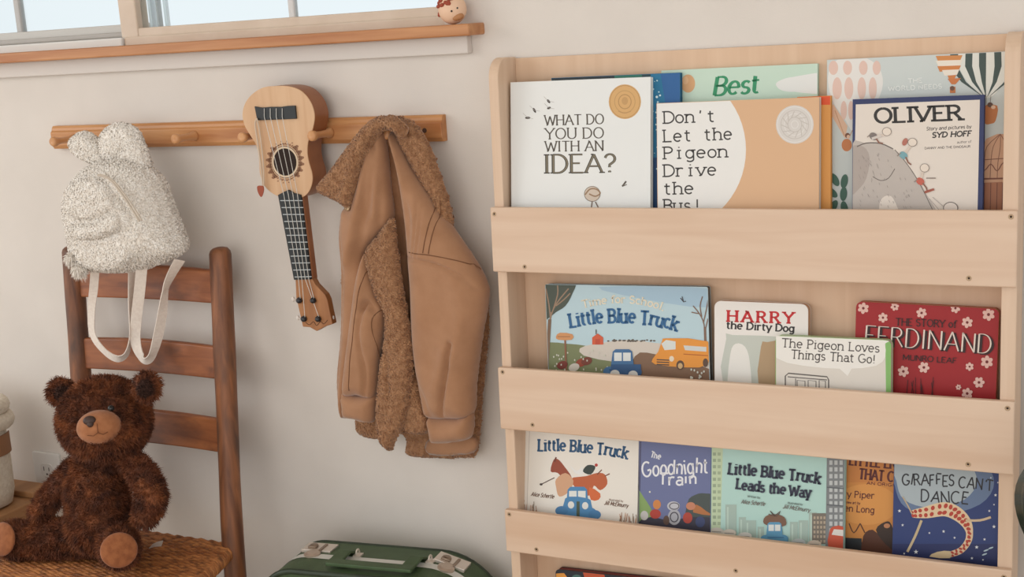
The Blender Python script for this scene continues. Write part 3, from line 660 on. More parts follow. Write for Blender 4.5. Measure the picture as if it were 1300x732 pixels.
c.text('Time for School,', (740, 391), (843, 394), 10, (230, 219, 196), w=1.6, slab=0.12, arc=8.5, bounce=0.05)
c.text('Little Blue Truck', (724, 415), (859, 419), 18, (48, 100, 146), w=3.5, slab=0.17, con=0.2, arc=8, bounce=0.08, seed=4, sw=0.75)
c.line([(717.5, 428), (719, 470)], 2.2, (140, 92, 66)); c.poly([(706, 427), (711, 422), (727, 424), (726, 431), (709, 431)], (206, 146, 96), 2); c.line([(708, 427), (724, 427)], 0.7, (130, 84, 56))
c.poly([(752, 437), (752, 428), (759, 423), (766, 428), (766, 437)], (206, 92, 58)); c.line([(757, 424), (757, 418)], 1.2, (80, 72, 66)); c.rect(756, 430, 762, 437, (190, 76, 50))
for (u, v, col) in ((714, 463, (122, 54, 44)), (738, 460, (150, 68, 46)), (729, 466, (212, 204, 192)), (745, 458, (120, 60, 44))): c.ell(u, v, 7, 5, col, -20)
for i in range(26): c.ell(702 + random.random() * 70, 444 + random.random() * 26, 0.9, 1.3, (208, 206, 190), n=8)
roadvehicle(c, 790.5, 463, 1.75, (66, 108, 150), (44, 78, 116), 0.82); c.rect(776, 462, 814, 476, (50, 86, 128)); c.ell(781, 474, 6, 5, (216, 214, 208)); c.ell(804, 475, 6, 5, (216, 214, 208))
c.poly([(841, 432), (848, 429), (899, 433), (899, 462), (872, 466), (832, 462), (829, 455), (836, 446)], (226, 148, 58), 2)
c.poly([(840, 436), (846, 431), (858, 433), (858, 443), (844, 444)], (214, 218, 214)); c.poly([(868, 438), (897, 440), (897, 446), (870, 444)], (206, 208, 204))
for v in (456, 459, 462): c.line([(834, v), (850, v + 0.8)], 1.5, (84, 72, 66))
c.ell(864, 463, 5, 6, (92, 70, 56)); c.ell(864, 464, 3, 3.6, (206, 170, 120)); c.ell(896, 460, 3.4, 5.5, (92, 70, 56)); c.ell(853, 455, 3, 3.6, (230, 214, 190)); c.line([(868, 449), (899, 451)], 1.2, (180, 100, 40))
for i in range(12): c.ell(876 + random.random() * 22, 468 + random.random() * 12, 1.1, 1.5, (206, 208, 196), n=8)
done(c)
c = book('board_book', 'white board book with red capital title and a grey green picture panel', MIDG, (907, 381.5), (1026, 386), 0.0380, Z2, R_(3.5), 0.016, (232, 227, 221), board=True, r=0.010, pages=(196, 156, 122))
c.text('HARRY', (923, 407.5), (1007.5, 410), 14.5, (196, 38, 42), w=3.7, slab=0.16, con=0.45, sw=0.5, track=0.28)
c.text('the Dirty Dog', (922, 416.5), (1008.5, 421), 9.5, (52, 48, 48), w=2.3, slab=0.12, con=0.25, sw=0.6)
c.poly([(922, 430), (930, 425), (1004, 428), (1010, 434), (1008, 500), (920, 500)], (196, 200, 190), 2)
c.poly([(966, 440), (974, 434), (1010, 436), (1010, 500), (964, 500)], (178, 150, 116), 2)
c.poly([(925, 500), (927, 450), (934, 436), (946, 440), (952, 460), (952, 500)], (232, 229, 222), 3)
done(c)
c = book('board_book', 'small cream board book with speech bubble lettering and a green right edge', MIDG, (984.5, 425.5), (1131.5, 431.5), 0.0170, Z2, R_(4.5), 0.015, (130, 180, 102), board=True, r=0.008, pages=(210, 204, 192))
c.poly([(985.2, 428), (989, 426.3), (1120, 431.2), (1124, 434), (1125, 520), (985, 520)], (216, 209, 199))
c.poly([(985.5, 430), (990, 426.4), (1119, 431), (1123, 436), (1124, 452), (1112, 464), (1072, 468), (1020, 464), (985.5, 454)], (232, 228, 221), 2); c.poly([(1062, 464), (1082, 466), (1076, 477)], (232, 228, 221))
c.text('The Pigeon Loves', (992, 440), (1116.5, 447), 11.5, (88, 82, 78), w=1.5, slab=0.12, sw=0.8)
c.text('Things That Go!', (1004, 454.5), (1111, 461), 11.5, (88, 82, 78), w=1.5, slab=0.12, sw=0.8)
c.line([(997, 500), (997, 477), (1001, 473.5), (1050, 478), (1052, 482), (1052, 500)], 1.6, (92, 86, 82), 1); c.line([(1000, 478), (1050, 482)], 1.2, (92, 86, 82)); c.line([(1010, 480), (1010, 500)], 1.0, (92, 86, 82))
for a, b in ((1012, 1022), (1026, 1036), (1040, 1048)): c.line([(a, 500), (a, 482.5), (b, 483.5), (b, 500)], 1.1, (92, 86, 82))
done(c)
c = book('board_book', 'glossy red board book with scattered pale flowers and tall outlined title', MIDG, (1087, 382.5), (1268.5, 392), 0.0390, Z2, R_(3.5), 0.017, (156, 20, 26), board=True, r=0.008, pages=(192, 140, 104))
def flower(u, v, r):
    r *= 0.88
    for k in range(6): a = k * math.pi / 3 + u; c.ell(u + r * .62 * math.cos(a), v + r * .62 * math.sin(a), r * .42, r * .34, (224, 184, 172), math.degrees(a), 10)
    c.ell(u, v, r * .25, r * .25, (110, 30, 30), n=8)
for u, v, r in ((1096, 391, 8), (1136, 389, 6), (1170, 397, 7.5), (1121, 403, 7), (1213, 391, 7), (1255, 399, 9), (1228, 409, 8), (1253, 459, 9), (1231, 465, 6), (1173, 466, 8), (1147, 471, 8), (1243, 485, 8), (1228, 499, 8), (1217, 491, 4), (1103, 480, 8)): flower(u, v, r)
c.text('THE STORY of', (1137, 412.5), (1214.5, 415.5), 9.5, (62, 18, 20), w=1.6, slab=0.10, con=0.3)
c.text('FERDINAND', (1098.5, 437.5), (1260, 449.5), 26, (44, 16, 18), w=4.0, con=0.6, off=(0.9, 0.5))
c.text('FERDINAND', (1097, 436.5), (1258.5, 448.5), 26, (226, 212, 200), w=2.1, con=0.6)
c.text('MUNRO LEAF', (1146, 456.5), (1214.5, 461), 7.5, (62, 18, 20), w=1.4, con=0.3)
for i in range(10):
    u = 1150 + random.random() * 66; c.line([(u, 502), (u + random.uniform(-4, 4), 486 - random.random() * 8)], 0.8, (70, 16, 20))
done(c)

# -- lower shelf
H3 = 0.1865
c = book('picture_book', 'orange picture book with dark red lettering beside the night blue book', LOWG, (1030, 580), (1170, 593), 0.0490, Z3, R_(4), 0.010, (204, 136, 66), clip_h=H3, roll=False)
c.rect(1030, 570, 1170, 612, (196, 126, 62)); c.ell(1100, 640, 40, 26, (214, 148, 76))
c.text('THE LITTLE ENGINE', (1050, 587), (1166, 597), 13, (92, 38, 34), w=2.8, slab=0.16, con=0.3)
c.text('THAT COULD', (1090, 607), (1166, 614), 13.5, (92, 38, 34), w=3.0, slab=0.16, con=0.3)
c.text('AN ORIGINAL', (1100, 614.5), (1150, 618.5), 4, (112, 54, 40), w=0.9)
c.text('Watty Piper', (1050, 629), (1110, 632.5), 8.5, (104, 50, 38), w=1.4, slab=0.1)
c.text('with new art by', (1066, 638), (1092, 640), 3.6, (112, 54, 40), w=0.7)
c.text('Loren Long', (1056, 647), (1110, 651), 8.5, (104, 50, 38), w=1.4, slab=0.1)
c.poly([(1070, 682), (1094, 683), (1094, 710), (1070, 708)], (40, 46, 50)); c.poly([(1096, 680), (1108, 672), (1122, 684), (1138, 676), (1150, 700), (1130, 712), (1096, 710)], (86, 50, 34), 3)
c.poly([(1112, 672), (1124, 662), (1132, 666), (1140, 700), (1124, 690)], (58, 42, 34), 3); c.line([(1078, 664), (1084, 676), (1092, 664)], 1.6, (96, 58, 36), 3); c.line([(1092, 664), (1098, 676)], 1.6, (96, 58, 36)); c.ell(1126, 667, 4, 3, (190, 130, 90))
done(c)
c = book('picture_book', 'cream picture book with navy title over a small blue car heaped with brown shapes', LOWG, (666, 547), (811, 560), 0.0260, Z3, R_(8), 0.010, (229, 223, 213), clip_h=H3 - 0.001, roll=False)
c.line([(672.5, 540), (668.5, 660)], 0.8, (196, 188, 178))
c.text('Little Blue Truck', (683, 571.5), (796, 581.5), 15, (44, 86, 124), w=3.1, slab=0.17, con=0.2, arc=3, bounce=0.08, seed=4, sw=0.75)
c.poly([(699, 598), (703, 583), (709, 583), (716, 591), (726, 606), (720, 612), (708, 600)], (148, 72, 48), 3); c.line([(704, 586), (706, 580)], 2, (110, 56, 40))
c.poly([(724, 608), (744, 604), (758, 600), (768, 602), (771, 614), (762, 622), (754, 616), (750, 628), (738, 626)], (184, 94, 54), 3); c.line([(758, 602), (764, 596)], 1.4, (120, 66, 46)); c.line([(768, 604), (774, 601)], 1.4, (120, 66, 46))
c.poly([(724, 590), (730, 600), (740, 602), (740, 592), (732, 598)], (228, 226, 222), 2); c.poly([(740, 598), (746, 590), (756, 592), (750, 602)], (52, 62, 58), 3); c.ell(757, 590, 2, 2, (176, 54, 46))
c.poly([(706, 608), (718, 600), (728, 610), (722, 624), (710, 630), (706, 618)], (206, 160, 126), 3); c.line([(688, 614), (704, 606)], 1.2, (90, 70, 60)); c.ell(687, 614.5, 2, 1.4, (70, 56, 50)); c.poly([(748, 618), (762, 626), (760, 634), (750, 634)], (208, 104, 56), 2)
roadvehicle(c, 733, 642, 1.75, (74, 132, 178), (52, 100, 146), 1.0)
c.poly([(714, 664), (716, 638), (722, 630), (746, 632), (751, 640), (753, 670)], (74, 132, 178), 2); c.ell(713, 648, 8, 6, (70, 124, 170)); c.ell(755, 653, 8, 6, (70, 124, 170)); c.rect(732, 636, 736, 660, (70, 84, 70)); c.ell(725, 640.5, 4, 4.6, (226, 224, 218)); c.ell(743, 641.5, 4, 4.6, (226, 224, 218))
c.text('Alice Schertle', (674, 629), (703, 632.5), 5.5, (120, 94, 78), w=0.9, shear=0.25)
c.text('Illustrated by', (773, 635), (791, 637), 2.8, (150, 130, 116), w=0.5)
c.text('Jill McElmurry', (767, 640), (797, 644), 5.5, (120, 94, 78), w=0.9, shear=0.25)
for i in range(40):
    u = (661 + random.random() * 22) if i % 2 else (786 + random.random() * 24); v = 648 + (u - 661) * 0.12 - random.random() * 14
    c.line([(u, v + 10), (u + random.uniform(-2, 2), v)], 0.7, random.choice([(170, 120, 90), (134, 110, 86), (196, 150, 120)]))
done(c)
c = book('picture_book', 'slate blue picture book with white hand lettering above small hills', LOWG, (811.5, 560), (903, 568), 0.0330, Z3, R_(5.5), 0.010, (106, 114, 154), clip_h=H3, roll=False)
c.line([(813.5, 555), (811, 670)], 1.2, (66, 60, 84))
c.text('The', (825, 580), (838, 583), 8, (228, 228, 232), w=1.5, jit=0.05, bounce=0.12)
c.text('Goodnight', (816, 606), (899, 600), 20, (230, 230, 234), w=2.3, jit=0.05, bounce=0.12, arc=1, shear=0.06, seed=6)
c.text('Train', (836, 616), (885, 614), 16, (230, 230, 234), w=2.3, jit=0.05, bounce=0.12, seed=8)
c.poly([(808, 622), (818, 632), (828, 648), (838, 672), (808, 672)], (132, 160, 96), 3); c.poly([(872, 640), (882, 628), (896, 626), (908, 634), (908, 690), (870, 690)], (72, 80, 78), 3); c.poly([(884, 640), (896, 648), (904, 654), (880, 650)], (176, 112, 66), 2)
c.poly([(810, 664), (826, 656), (850, 660), (880, 656), (908, 660), (908, 690), (810, 690)], (58, 56, 70), 3)
for (u, v, a, b, col) in ((834, 640, 5, 6, (206, 132, 72)), (832, 652, 7, 6, (176, 64, 52)), (855, 642, 8, 6, (190, 190, 196)), (856, 656, 8, 10, (172, 172, 178)), (873, 657, 6, 7, (176, 70, 56)), (877, 642, 6, 5, (196, 130, 100)), (818, 654, 5, 6, (196, 192, 188)), (846, 660, 4, 6, (96, 74, 64)), (889, 662, 6, 7, (62, 72, 110))): c.ell(u, v, a, b, col)
c.ring(856, 656, 5, 6, 1.4, (70, 66, 76)); c.ring(856, 642, 6, 4, 1.2, (90, 86, 96)); c.ell(825, 624, 1.2, 1.2, (226, 220, 200), n=8)
done(c)
c = book('picture_book', 'aqua picture book with dark title over a pale city and a tall grey tower', LOWG, (903.5, 568), (1073, 584), 0.0330, Z3, R_(5.5), 0.010, (176, 210, 202), clip_h=H3, roll=False)
c.poly([(900, 560), (918, 562), (914, 690), (898, 690)], (190, 206, 172))
for i in range(14): c.rect(905, 574 + i * 8, 909, 578 + i * 8, (150, 166, 140)); c.rect(911, 574 + i * 8, 915, 578 + i * 8, (160, 176, 146))
for u, w_, v in ((921, 14, 640), (938, 9, 656), (946, 14, 660), (962, 8, 668), (1003, 10, 662), (1014, 12, 660), (1027, 10, 650), (1036, 6, 668)): c.rect(u, v, u + w_, 695, (164, 184, 174)); c.rect(u + 2, v + 3, u + 4, 695, (184, 204, 192))
c.rect(1031, 651, 1050, 690, (118, 110, 100))
for i in range(6):
    for k in range(4): c.rect(1033 + 4.2 * k, 655 + i * 6, 1035.4 + 4.2 * k, 658.4 + i * 6, (176, 160, 140))
c.poly([(1050, 575), (1076, 578), (1074, 700), (1048, 700)], (124, 128, 130))
for i in range(12):
    for k in range(3): c.rect(1053 + 6.5 * k, 584 + i * 8.6, 1057 + 6.5 * k, 589.5 + i * 8.6, (186, 190, 190))
for v in (618, 640): c.line([(1050, v), (1075, v + 2)], 1.6, (96, 100, 104))
c.text('Little Blue Truck', (924.5, 600.5), (1041, 613), 14, (50, 54, 72), w=3.2, slab=0.17, con=0.2, arc=1, bounce=0.08, seed=4, sw=0.75)
c.text('Leads the Way', (934.5, 619.5), (1029, 631), 13, (50, 54, 72), w=3.0, slab=0.17, con=0.2, bounce=0.09, seed=5, sw=0.75)
c.text('Written by', (949, 630.5), (965, 632.5), 2.8, (110, 126, 122), w=0.5)
c.text('Alice Schertle', (941, 638.5), (971, 641.5), 5.5, (120, 116, 110), w=0.85, shear=0.25)
c.text('Illustrated by', (1000, 639), (1019, 641), 2.8, (110, 126, 122), w=0.5)
c.text('Jill McElmurry', (994, 644.5), (1028, 649.5), 5.5, (120, 116, 110), w=0.85, shear=0.25)
c.poly([(970, 664), (972, 655), (984, 652), (996, 656), (998, 666), (984, 668)], (120, 88, 70), 3); c.line([(976, 652), (984, 654), (991, 648), (986, 655), (978, 648), (984, 655)], 1.1, (90, 70, 62), 2)
roadvehicle(c, 983.5, 677, 1.25, (92, 150, 184), (66, 116, 156), 0.85); c.ell(971, 684, 5, 4, (92, 150, 184)); c.ell(996, 686, 5, 4, (92, 150, 184))
for u, v, col in ((926, 676, (214, 206, 194)), (946, 680, (214, 212, 206)), (1014, 688, (190, 196, 196)), (1034, 690, (210, 196, 180)), (910, 674, (206, 200, 190))): c.ell(u, v, 9, 5, col); c.line([(u - 6, v), (u + 6, v + .6)], 0.8, (130, 126, 122))
c.poly([(1052, 694), (1053, 676), (1057, 668), (1073, 669), (1073, 698)], (196, 84, 58), 2); c.poly([(1056, 678), (1059, 671), (1071, 672), (1071, 680)], (220, 214, 206))
done(c)
c = book('picture_book', 'night blue picture book with spotlight, stars and a curling red spotted shape', LOWG, (1135, 590), (1269, 602), 0.0330, Z3, R_(5.5), 0.010, (40, 58, 112), clip_h=H3, roll=False)
c.poly([(1136, 580), (1240, 588), (1262, 612), (1244, 640), (1192, 654), (1150, 644), (1136, 616)], (100, 120, 152), 4); c.poly([(1136, 580), (1222, 588), (1240, 610), (1224, 634), (1182, 644), (1148, 634), (1138, 610)], (168, 180, 186), 4)
c.rect(1130, 690, 1280, 740, (34, 44, 92)); c.ell(1196, 722, 50, 14, (28, 36, 78))
c.text("GIRAFFES CAN'T", (1145, 615.5), (1260, 623.5), 15, (46, 46, 52), w=1.9, jit=0.05, bounce=0.12, arc=3, seed=3)
c.text('DANCE', (1168, 636.5), (1229, 640), 16.5, (46, 46, 52), w=1.9, jit=0.04, bounce=0.12, seed=5)
band = [tuple(p) for p in smoothpath([(1158, 652), (1176, 650), (1200, 646), (1218, 654), (1229, 668), (1230, 684), (1220, 698), (1204, 704)], 6)]
bw = [9 + 9 * math.sin(math.pi * min(1, i / (len(band) * .62))) - 4 * max(0, i / len(band) - .6) for i in range(len(band))]
c.line(band, bw, (222, 196, 160))
for i, p in enumerate(band):
    if i % 2 == 0:
        for s_ in (-1, 1): c.ell(p[0] + random.uniform(-1, 1), p[1] + s_ * bw[i] * .24, 2.5, bw[i] * .19, (178, 62, 46), random.uniform(0, 90), 8)
c.line([(1170, 660), (1162, 680), (1152, 700)], 3.2, (196, 176, 140), 3); c.line([(1158, 652), (1152, 640), (1146, 630)], 1.6, (190, 170, 140), 3); c.line([(1226, 660), (1244, 660), (1258, 656)], 3, (206, 182, 150), 3); c.poly([(1180, 706), (1190, 700), (1206, 699), (1206, 708)], (214, 190, 150), 2)
for u, v, r in ((1142, 648, 2.4), (1146, 666, 2.0), (1163, 700, 3.2), (1180, 676, 1.6), (1198, 674, 2.2), (1240, 694, 2.6), (1250, 684, 2.0), (1262, 668, 2.6), (1264, 628, 2.2), (1262, 640, 1.4), (1248, 710, 1.4), (1234, 708, 2.0), (1212, 682, 1.8), (1256, 648, 1.8), (1148, 702, 1.6), (1258, 606, 1.4), (1267, 612, 1.4)):
    c.poly([(u + (r if k % 2 == 0 else r * .4) * math.sin(k * math.pi / 5), v - (r if k % 2 == 0 else r * .4) * math.cos(k * math.pi / 5)) for k in range(10)], (222, 226, 230))
for u, v in ((1252, 698), (1258, 695), (1250, 703)): c.ell(u, v, 3.4, 1.0, (176, 196, 206), -20)
done(c)
# -- bottom shelf
c = book('board_book', 'dark board book with orange corner peeking up in the lowest pocket', LOWG, (705, 722), (879, 740.5), 0.0400, Z4, R_(3), 0.015, (34, 40, 50), board=True, r=0.007, pages=(120, 34, 40))
c.obj['group'] = 'books on the bottom shelf'
c.poly([(700, 728), (716, 727), (726, 740), (700, 745)], (226, 152, 62)); c.poly([(738, 720), (766, 722), (770, 745), (746, 745)], (196, 84, 50)); c.ell(732, 733, 6, 4, (72, 110, 104))
del c.obj['group']
done(c)

# ------------------------------------------------------------------ peg rail
rail = thing('peg_rail', 'honey pine peg rail fixed to the wall below the window', 'peg rail', (-0.545, -0.009, 1.035))
g = G(); b, t = 1.0135, 1.0565
prof = [(0, b), (-0.013, b), (-0.018, b + 0.007), (-0.018, t - 0.012), (-0.0145, t - 0.0085), (-0.0135, t - 0.004), (-0.010, t), (0, t)]
vs = [(-0.972, y, z) for y, z in prof] + [(-0.1155, y, z) for y, z in prof]; n = len(prof)
g.add(vs, [tuple(range(n)), tuple(range(2 * n - 1, n - 1, -1))] + [(i, (i + 1) % n, (i + 1) % n + n, i + n) for i in range(n)])
g.build('rail', PINE, rail, bevel=0.0008)
for x in (-0.914, -0.769, -0.624, -0.478, -0.333, -0.190):
    g = G(); T = Matrix.Translation((x, -0.017, 1.0325)) @ Matrix.Rotation(math.pi / 2, 4, 'X')
    g.lathe([(0.0095, 0), (0.0088, 0.004), (0.0066, 0.010), (0.0060, 0.030), (0.0064, 0.040), (0.0080, 0.0445), (0.0090, 0.049), (0.0088, 0.0535), (0.0070, 0.056), (0.0, 0.0565)], 18, None, T)
    g.build('peg', PEGW, rail, smooth=True)
p = at(539, 165.5, -0.018); g = G(); T = Matrix.Translation((p[0], -0.0178, p[2])) @ Matrix.Rotation(math.pi / 2, 4, 'X')
g.lathe([(0.0042, -0.002), (0.0042, 0.0003), (0.0030, 0.0005), (0.0, 0.0002)], 14, None, T); g.build('screw', paint((78, 50, 34), 0.6), rail)

# ------------------------------------------------------------------ wool
CREAM = noisemat('cream_wool', (230, 220, 208), (249, 243, 235), (150, 150, 150), 3, 0.95, sheen=0.3)
SHERPA = noisemat('tan_wool', (146, 100, 66), (180, 134, 96), (130, 130, 130), 4, 0.95, sheen=0.3)
SUEDE = noisemat('caramel_suede', (158, 113, 80), (167, 122, 89), (30, 30, 30), 5, 0.9, bump=0.15, bscale=700, sheen=0.35)
def frontonly(vs, fs):
    vs = np.asarray(vs); out = []
    for f in fs:
        a, b, c = vs[f[0]], vs[f[1]], vs[f[2]]; n = np.cross(b - a, c - a); l = np.linalg.norm(n)
        if l > 0 and n[1] / l < 0.35: out.append(f)
    return out
def farea(vs, fs):
    vs = np.asarray(vs); return sum(np.linalg.norm(np.cross(vs[f[1]] - vs[f[0]], vs[f[2]] - vs[f[0]])) / 2 for f in fs)
def wool(g, r, dens=165000, span=0.0046, h=0.0024, w=0.0019, front=True):
    vs, fs = r; fs = frontonly(vs, fs) if front else fs
    boucle(g, vs, fs, int(farea(vs, fs) * dens), span, h, w)

# ------------------------------------------------------------------ backpack
bag = thing('backpack', 'fluffy cream toddler backpack with two rounded ears hanging from the peg rail', 'backpack', (-0.75, -0.11, 0.80))
g = G()
r = puff(g, [(116.7, 210.3), (131.1, 204.6), (152.9, 201.7), (174.6, 206.5), (191.8, 216.1), (203.5, 231.6), (210.8, 252.8), (219.8, 276.0), (228.0, 297.2), (232.5, 313.6), (229.8, 322.3), (216.2, 329.0), (201.7, 334.8), (183.6, 341.6), (160.1, 344.5), (134.8, 344.5), (116.7, 340.6), (106.7, 331.0), (101.3, 310.7), (96.7, 284.6), (93.1, 262.5), (94.9, 241.2), (104.0, 223.9)], -0.115, 0.058, 0.045, 0.05, 0.007, creases=[([(98, 222), (120, 214), (150, 214), (186, 226)], 0.003, 0.007)], wob=0.008, wobs=22, seed=2)
wool(g, r, front=False); g.build('body', CREAM, bag, smooth=True)
g = G()
r = puff(g, [(100, 228), (118, 222), (138, 226), (152, 238), (166, 258), (178, 280), (181, 305), (172, 330), (150, 342), (122, 342), (106, 334), (98, 316), (92, 290), (86, 262), (88, 240)], -0.158, 0.022, 0.01, 0.022, 0.006, wob=0.005, wobs=28, seed=5)
wool(g, r); g.build('front_panel', CREAM, bag, smooth=True)
g = G()
r1 = puff(g, [(90, 238), (104, 228), (124, 228), (140, 240), (150, 258), (152, 272), (138, 282), (116, 286), (96, 284), (88, 264)], -0.174, 0.016, 0.008, 0.02, 0.006, wob=0.004, wobs=35, seed=7, creases=[([(94, 276), (118, 280), (146, 268)], 0.010, 0.006)])
r2 = puff(g, [(92, 284), (106, 282), (124, 281), (142, 272), (152, 270), (158, 280), (154, 292), (140, 300), (118, 304), (100, 302), (93, 294)], -0.176, 0.020, 0.008, 0.018, 0.006, wob=0.004, wobs=30, seed=8)
wool(g, r1); wool(g, r2); g.build('pocket', CREAM, bag, smooth=True)
for k, (ol, cr) in enumerate((([(91, 178), (97, 171), (108, 167), (118, 171), (127, 182), (135, 194), (140, 206), (131, 211), (116, 207), (102, 199), (93, 189)], [([(104, 178), (122, 200)], 0.004, 0.010)]),
                ([(130, 178), (134, 165), (146, 157), (158, 156), (172, 163), (180, 178), (187, 196), (191, 212), (178, 212), (164, 206), (148, 206), (134, 200)], [([(152, 206), (156, 196), (164, 190)], 0.008, 0.006)]))):
    g = G(); r = puff(g, ol, -0.102, 0.020, 0.016, 0.022, 0.005, creases=cr, wob=0.003, wobs=40, seed=k)
    wool(g, r, front=False); g.build('ear', CREAM, bag, smooth=True)
g = G(); zp = px(smoothpath([(124, 222), (138, 227), (150, 240), (164, 260), (177, 281)], 6), -0.187)
g.tube(zp, 0.0020, 6); z2 = px(smoothpath([(127, 221), (141, 227), (153, 240), (167, 259), (180, 280)], 6), -0.186); g.tube(z2, 0.0016, 6); g.build('zipper', paint((196, 182, 166), 0.6), bag)
STRAP = noisemat('cotton_webbing', (226, 212, 200), (234, 222, 210), (200, 200, 200), 2, 0.85, bump=0.1)
def strap(pts, w, ys, tw):
    q = smoothpath([(u, v, y) for (u, v), y in zip(pts, ys)], 8); k = len(q); path = [tuple(at(a, b, c)) for a, b, c in q]
    ang = np.interp(np.linspace(0, 1, k), np.linspace(0, 1, len(tw)), tw); nr = [(math.cos(R_(a)), math.sin(R_(a)), 0.0) for a in ang]
    nrm = []
    for i in range(k):
        a, b = np.array(path[max(i - 1, 0)]), np.array(path[min(i + 1, k - 1)]); tdir = (b - a) / np.linalg.norm(b - a)
        cam_d = CAM - np.array(path[i]); cam_d /= np.linalg.norm(cam_d); s = np.cross(tdir, cam_d); s /= np.linalg.norm(s)
        nrm.append(tuple(s * math.cos(R_(ang[i])) + np.cross(tdir, s) * math.sin(R_(ang[i]))))
    g = G(); g.ribbon(path, w, 0.0016, None, nrm); g.build('strap', STRAP, bag, smooth=False)
strap([(121, 336), (119, 365), (116, 395), (118, 425), (133, 446), (149, 455), (161, 448), (166, 425), (166, 385), (168, 338)], 0.0155, [-.13, -.125, -.12, -.12, -.125, -.13, -.125, -.12, -.12, -.125], [5, 10, 35, 50, 55, 40, 60, 75, 60, 30])
strap([(180, 338), (177, 370), (173, 405), (172, 432), (178, 450), (186, 457), (194, 449), (201, 425), (206, 398), (210, 368), (217, 350), (228, 330)], 0.0195, [-.13, -.125, -.12, -.12, -.125, -.13, -.13, -.125, -.12, -.115, -.115, -.12], [0, 5, 10, 25, 50, 50, 50, 30, 35, 62, 45, 25])
g = G(); cord = px(smoothpath([(85, 262), (83, 275), (86, 292), (95, 305), (97, 312)], 5), -0.165); g.tube(cord, 0.0016, 6)
for a, b in (((95, 308), (90, 330)), ((97, 310), (100, 338)), ((95, 306), (104, 326))): g.tube(px(smoothpath([a, ((a[0] + b[0]) / 2 + 1, (a[1] + b[1]) / 2), b], 4), -0.178), 0.0022, 6)
for c_, s_ in (((91, 328), 0.0085), ((101, 342), 0.010)):
    q = at(*c_, -0.178); vs0 = []; gg = G(); gg.ball(q, s_); fur(g, gg.v, gg.f, 420, 0.008, 0.0018, 0.4, (0, 0, -0.9)); g.ball(q, s_ * .9)
g.build('tassel', CREAM, bag)
g = G(); g.tube(px([(150, 200), (148, 180), (146, 168)], -0.10)[:1] + [(-0.769, -0.06, 1.02), (-0.769, -0.052, 1.041), (-0.765, -0.06, 1.02)] + px([(158, 200)], -0.10), 0.002, 6); g.build('hanging_loop', STRAP, bag)

# ------------------------------------------------------------------ ukulele
uke = thing('ukulele', 'small tan toy ukulele hanging upside down between two pegs', 'ukulele', tuple(at(362, 205, -0.05)))
UF, UB = -0.0665, -0.0235
SPRUCE = noisemat('ukulele_top', (202, 160, 122), (212, 174, 136), (60, 60, 5), 4, 0.45, dist=0.3)
MAHOG = noisemat('ukulele_side', (146, 90, 56), (164, 106, 68), (20, 20, 20), 4, 0.4)
BLACK = paint((30, 34, 36), 0.45); FRET = paint((196, 202, 204), 0.35, 0.3)
body_px = smoothpath([(350, 109.5), (334, 111.5), (320, 120), (311, 132), (308, 146), (311, 160), (318, 172), (326, 186), (329, 204), (330, 220), (335, 234), (343, 243), (354, 249), (368, 252), (382, 250.5), (391, 244), (396, 232), (396, 220), (392, 206), (390, 194), (391, 180), (396, 166), (399, 150), (397, 137), (391, 125), (381, 115), (367, 110)], 5, True)
def xz(pts, Y): return [(p[0], p[2]) for p in (at(u, v, Y) for u, v in pts)]
bp = xz(body_px, UF)
g = G(); g.prism(bp, UF + 0.002, UB); g.build('body', MAHOG, uke, bevel=0.002)
g = G(); cxz = np.mean(bp, 0); g.prism([tuple(cxz + (np.array(q) - cxz) * 1.006) for q in bp], UF, UF + 0.0022); g.build('soundboard', SPRUCE, uke, bevel=0.0007)
def flat(name, pts, y0, y1, mat, bevel=0.0, parent=None):
    g = G(); g.prism(xz(pts, UF), y0, y1); return g.build(name, mat, parent or uke, bevel=bevel)
flat('bridge', [(324.5, 134.8), (334, 136.3), (345, 135.4), (358, 135.4), (366, 134.2), (376, 133.8), (377.5, 150.5), (328, 152.5)], UF - 0.0035, UF, BLACK, 0.0006)
SH = (362, 205.5)
def ellp(cx, cy, rx, ry, n=32, rot=8): 
    ca, sa = math.cos(R_(rot)), math.sin(R_(rot)); return [(cx + rx * math.cos(a) * ca + ry * math.sin(a) * sa, cy - rx * math.cos(a) * sa + ry * math.sin(a) * ca) for a in [2 * math.pi * k / n for k in range(n)]]
flat('soundhole', ellp(*SH, 14.5, 17.5), UF - 0.0002, UF, paint((44, 30, 24), 0.9))
g = G()
def annulus(rx0, rx1, dy, mat):
    a, b = xz(ellp(*SH, rx0, rx0 * 1.2, 36), UF), xz(ellp(*SH, rx1, rx1 * 1.2, 36), UF)
    g.add([(x, UF - dy, z) for x, z in a + b], [(i, (i + 1) % 36, 36 + (i + 1) % 36, 36 + i) for i in range(36)], mat)
annulus(14.5, 16.6, 0.0003, paint((214, 190, 160), 0.5)); annulus(16.6, 17.3, 0.0003, paint((96, 60, 40), 0.5)); annulus(18.6, 19.3, 0.0003, paint((130, 84, 56), 0.5))
for k in range(20):
    a = 2 * math.pi * k / 20 + .1; u, v = SH[0] + 20.5 * math.cos(a), SH[1] + 24.5 * math.sin(a); s_ = 1.0 + 1.3 * (abs(math.cos(a)) > .55)
    for q in range(3):
        uu, vv = u + 1.9 * math.cos(q * 2.1 + a), v + 1.9 * math.sin(q * 2.1 + a); w_ = xz(ellp(uu, vv, s_, s_ * .8, 8), UF); g.add([(x, UF - 0.0003, z) for x, z in w_], [tuple(range(8))], paint((140, 96, 66), 0.5))
g.build('rosette', None, uke, fix=False)
FT = [(354.5, 247), (361, 243.5), (367.5, 240.5), (374, 244.5), (383, 247)]; FB = [(396, 354), (374.8, 354.5)]
g = G(); g.prism(xz([(358, 248), (384, 248), (397, 356), (377, 356)], UF), UF + 0.001, UF + 0.017); g.build('neck', MAHOG, uke, bevel=0.003)
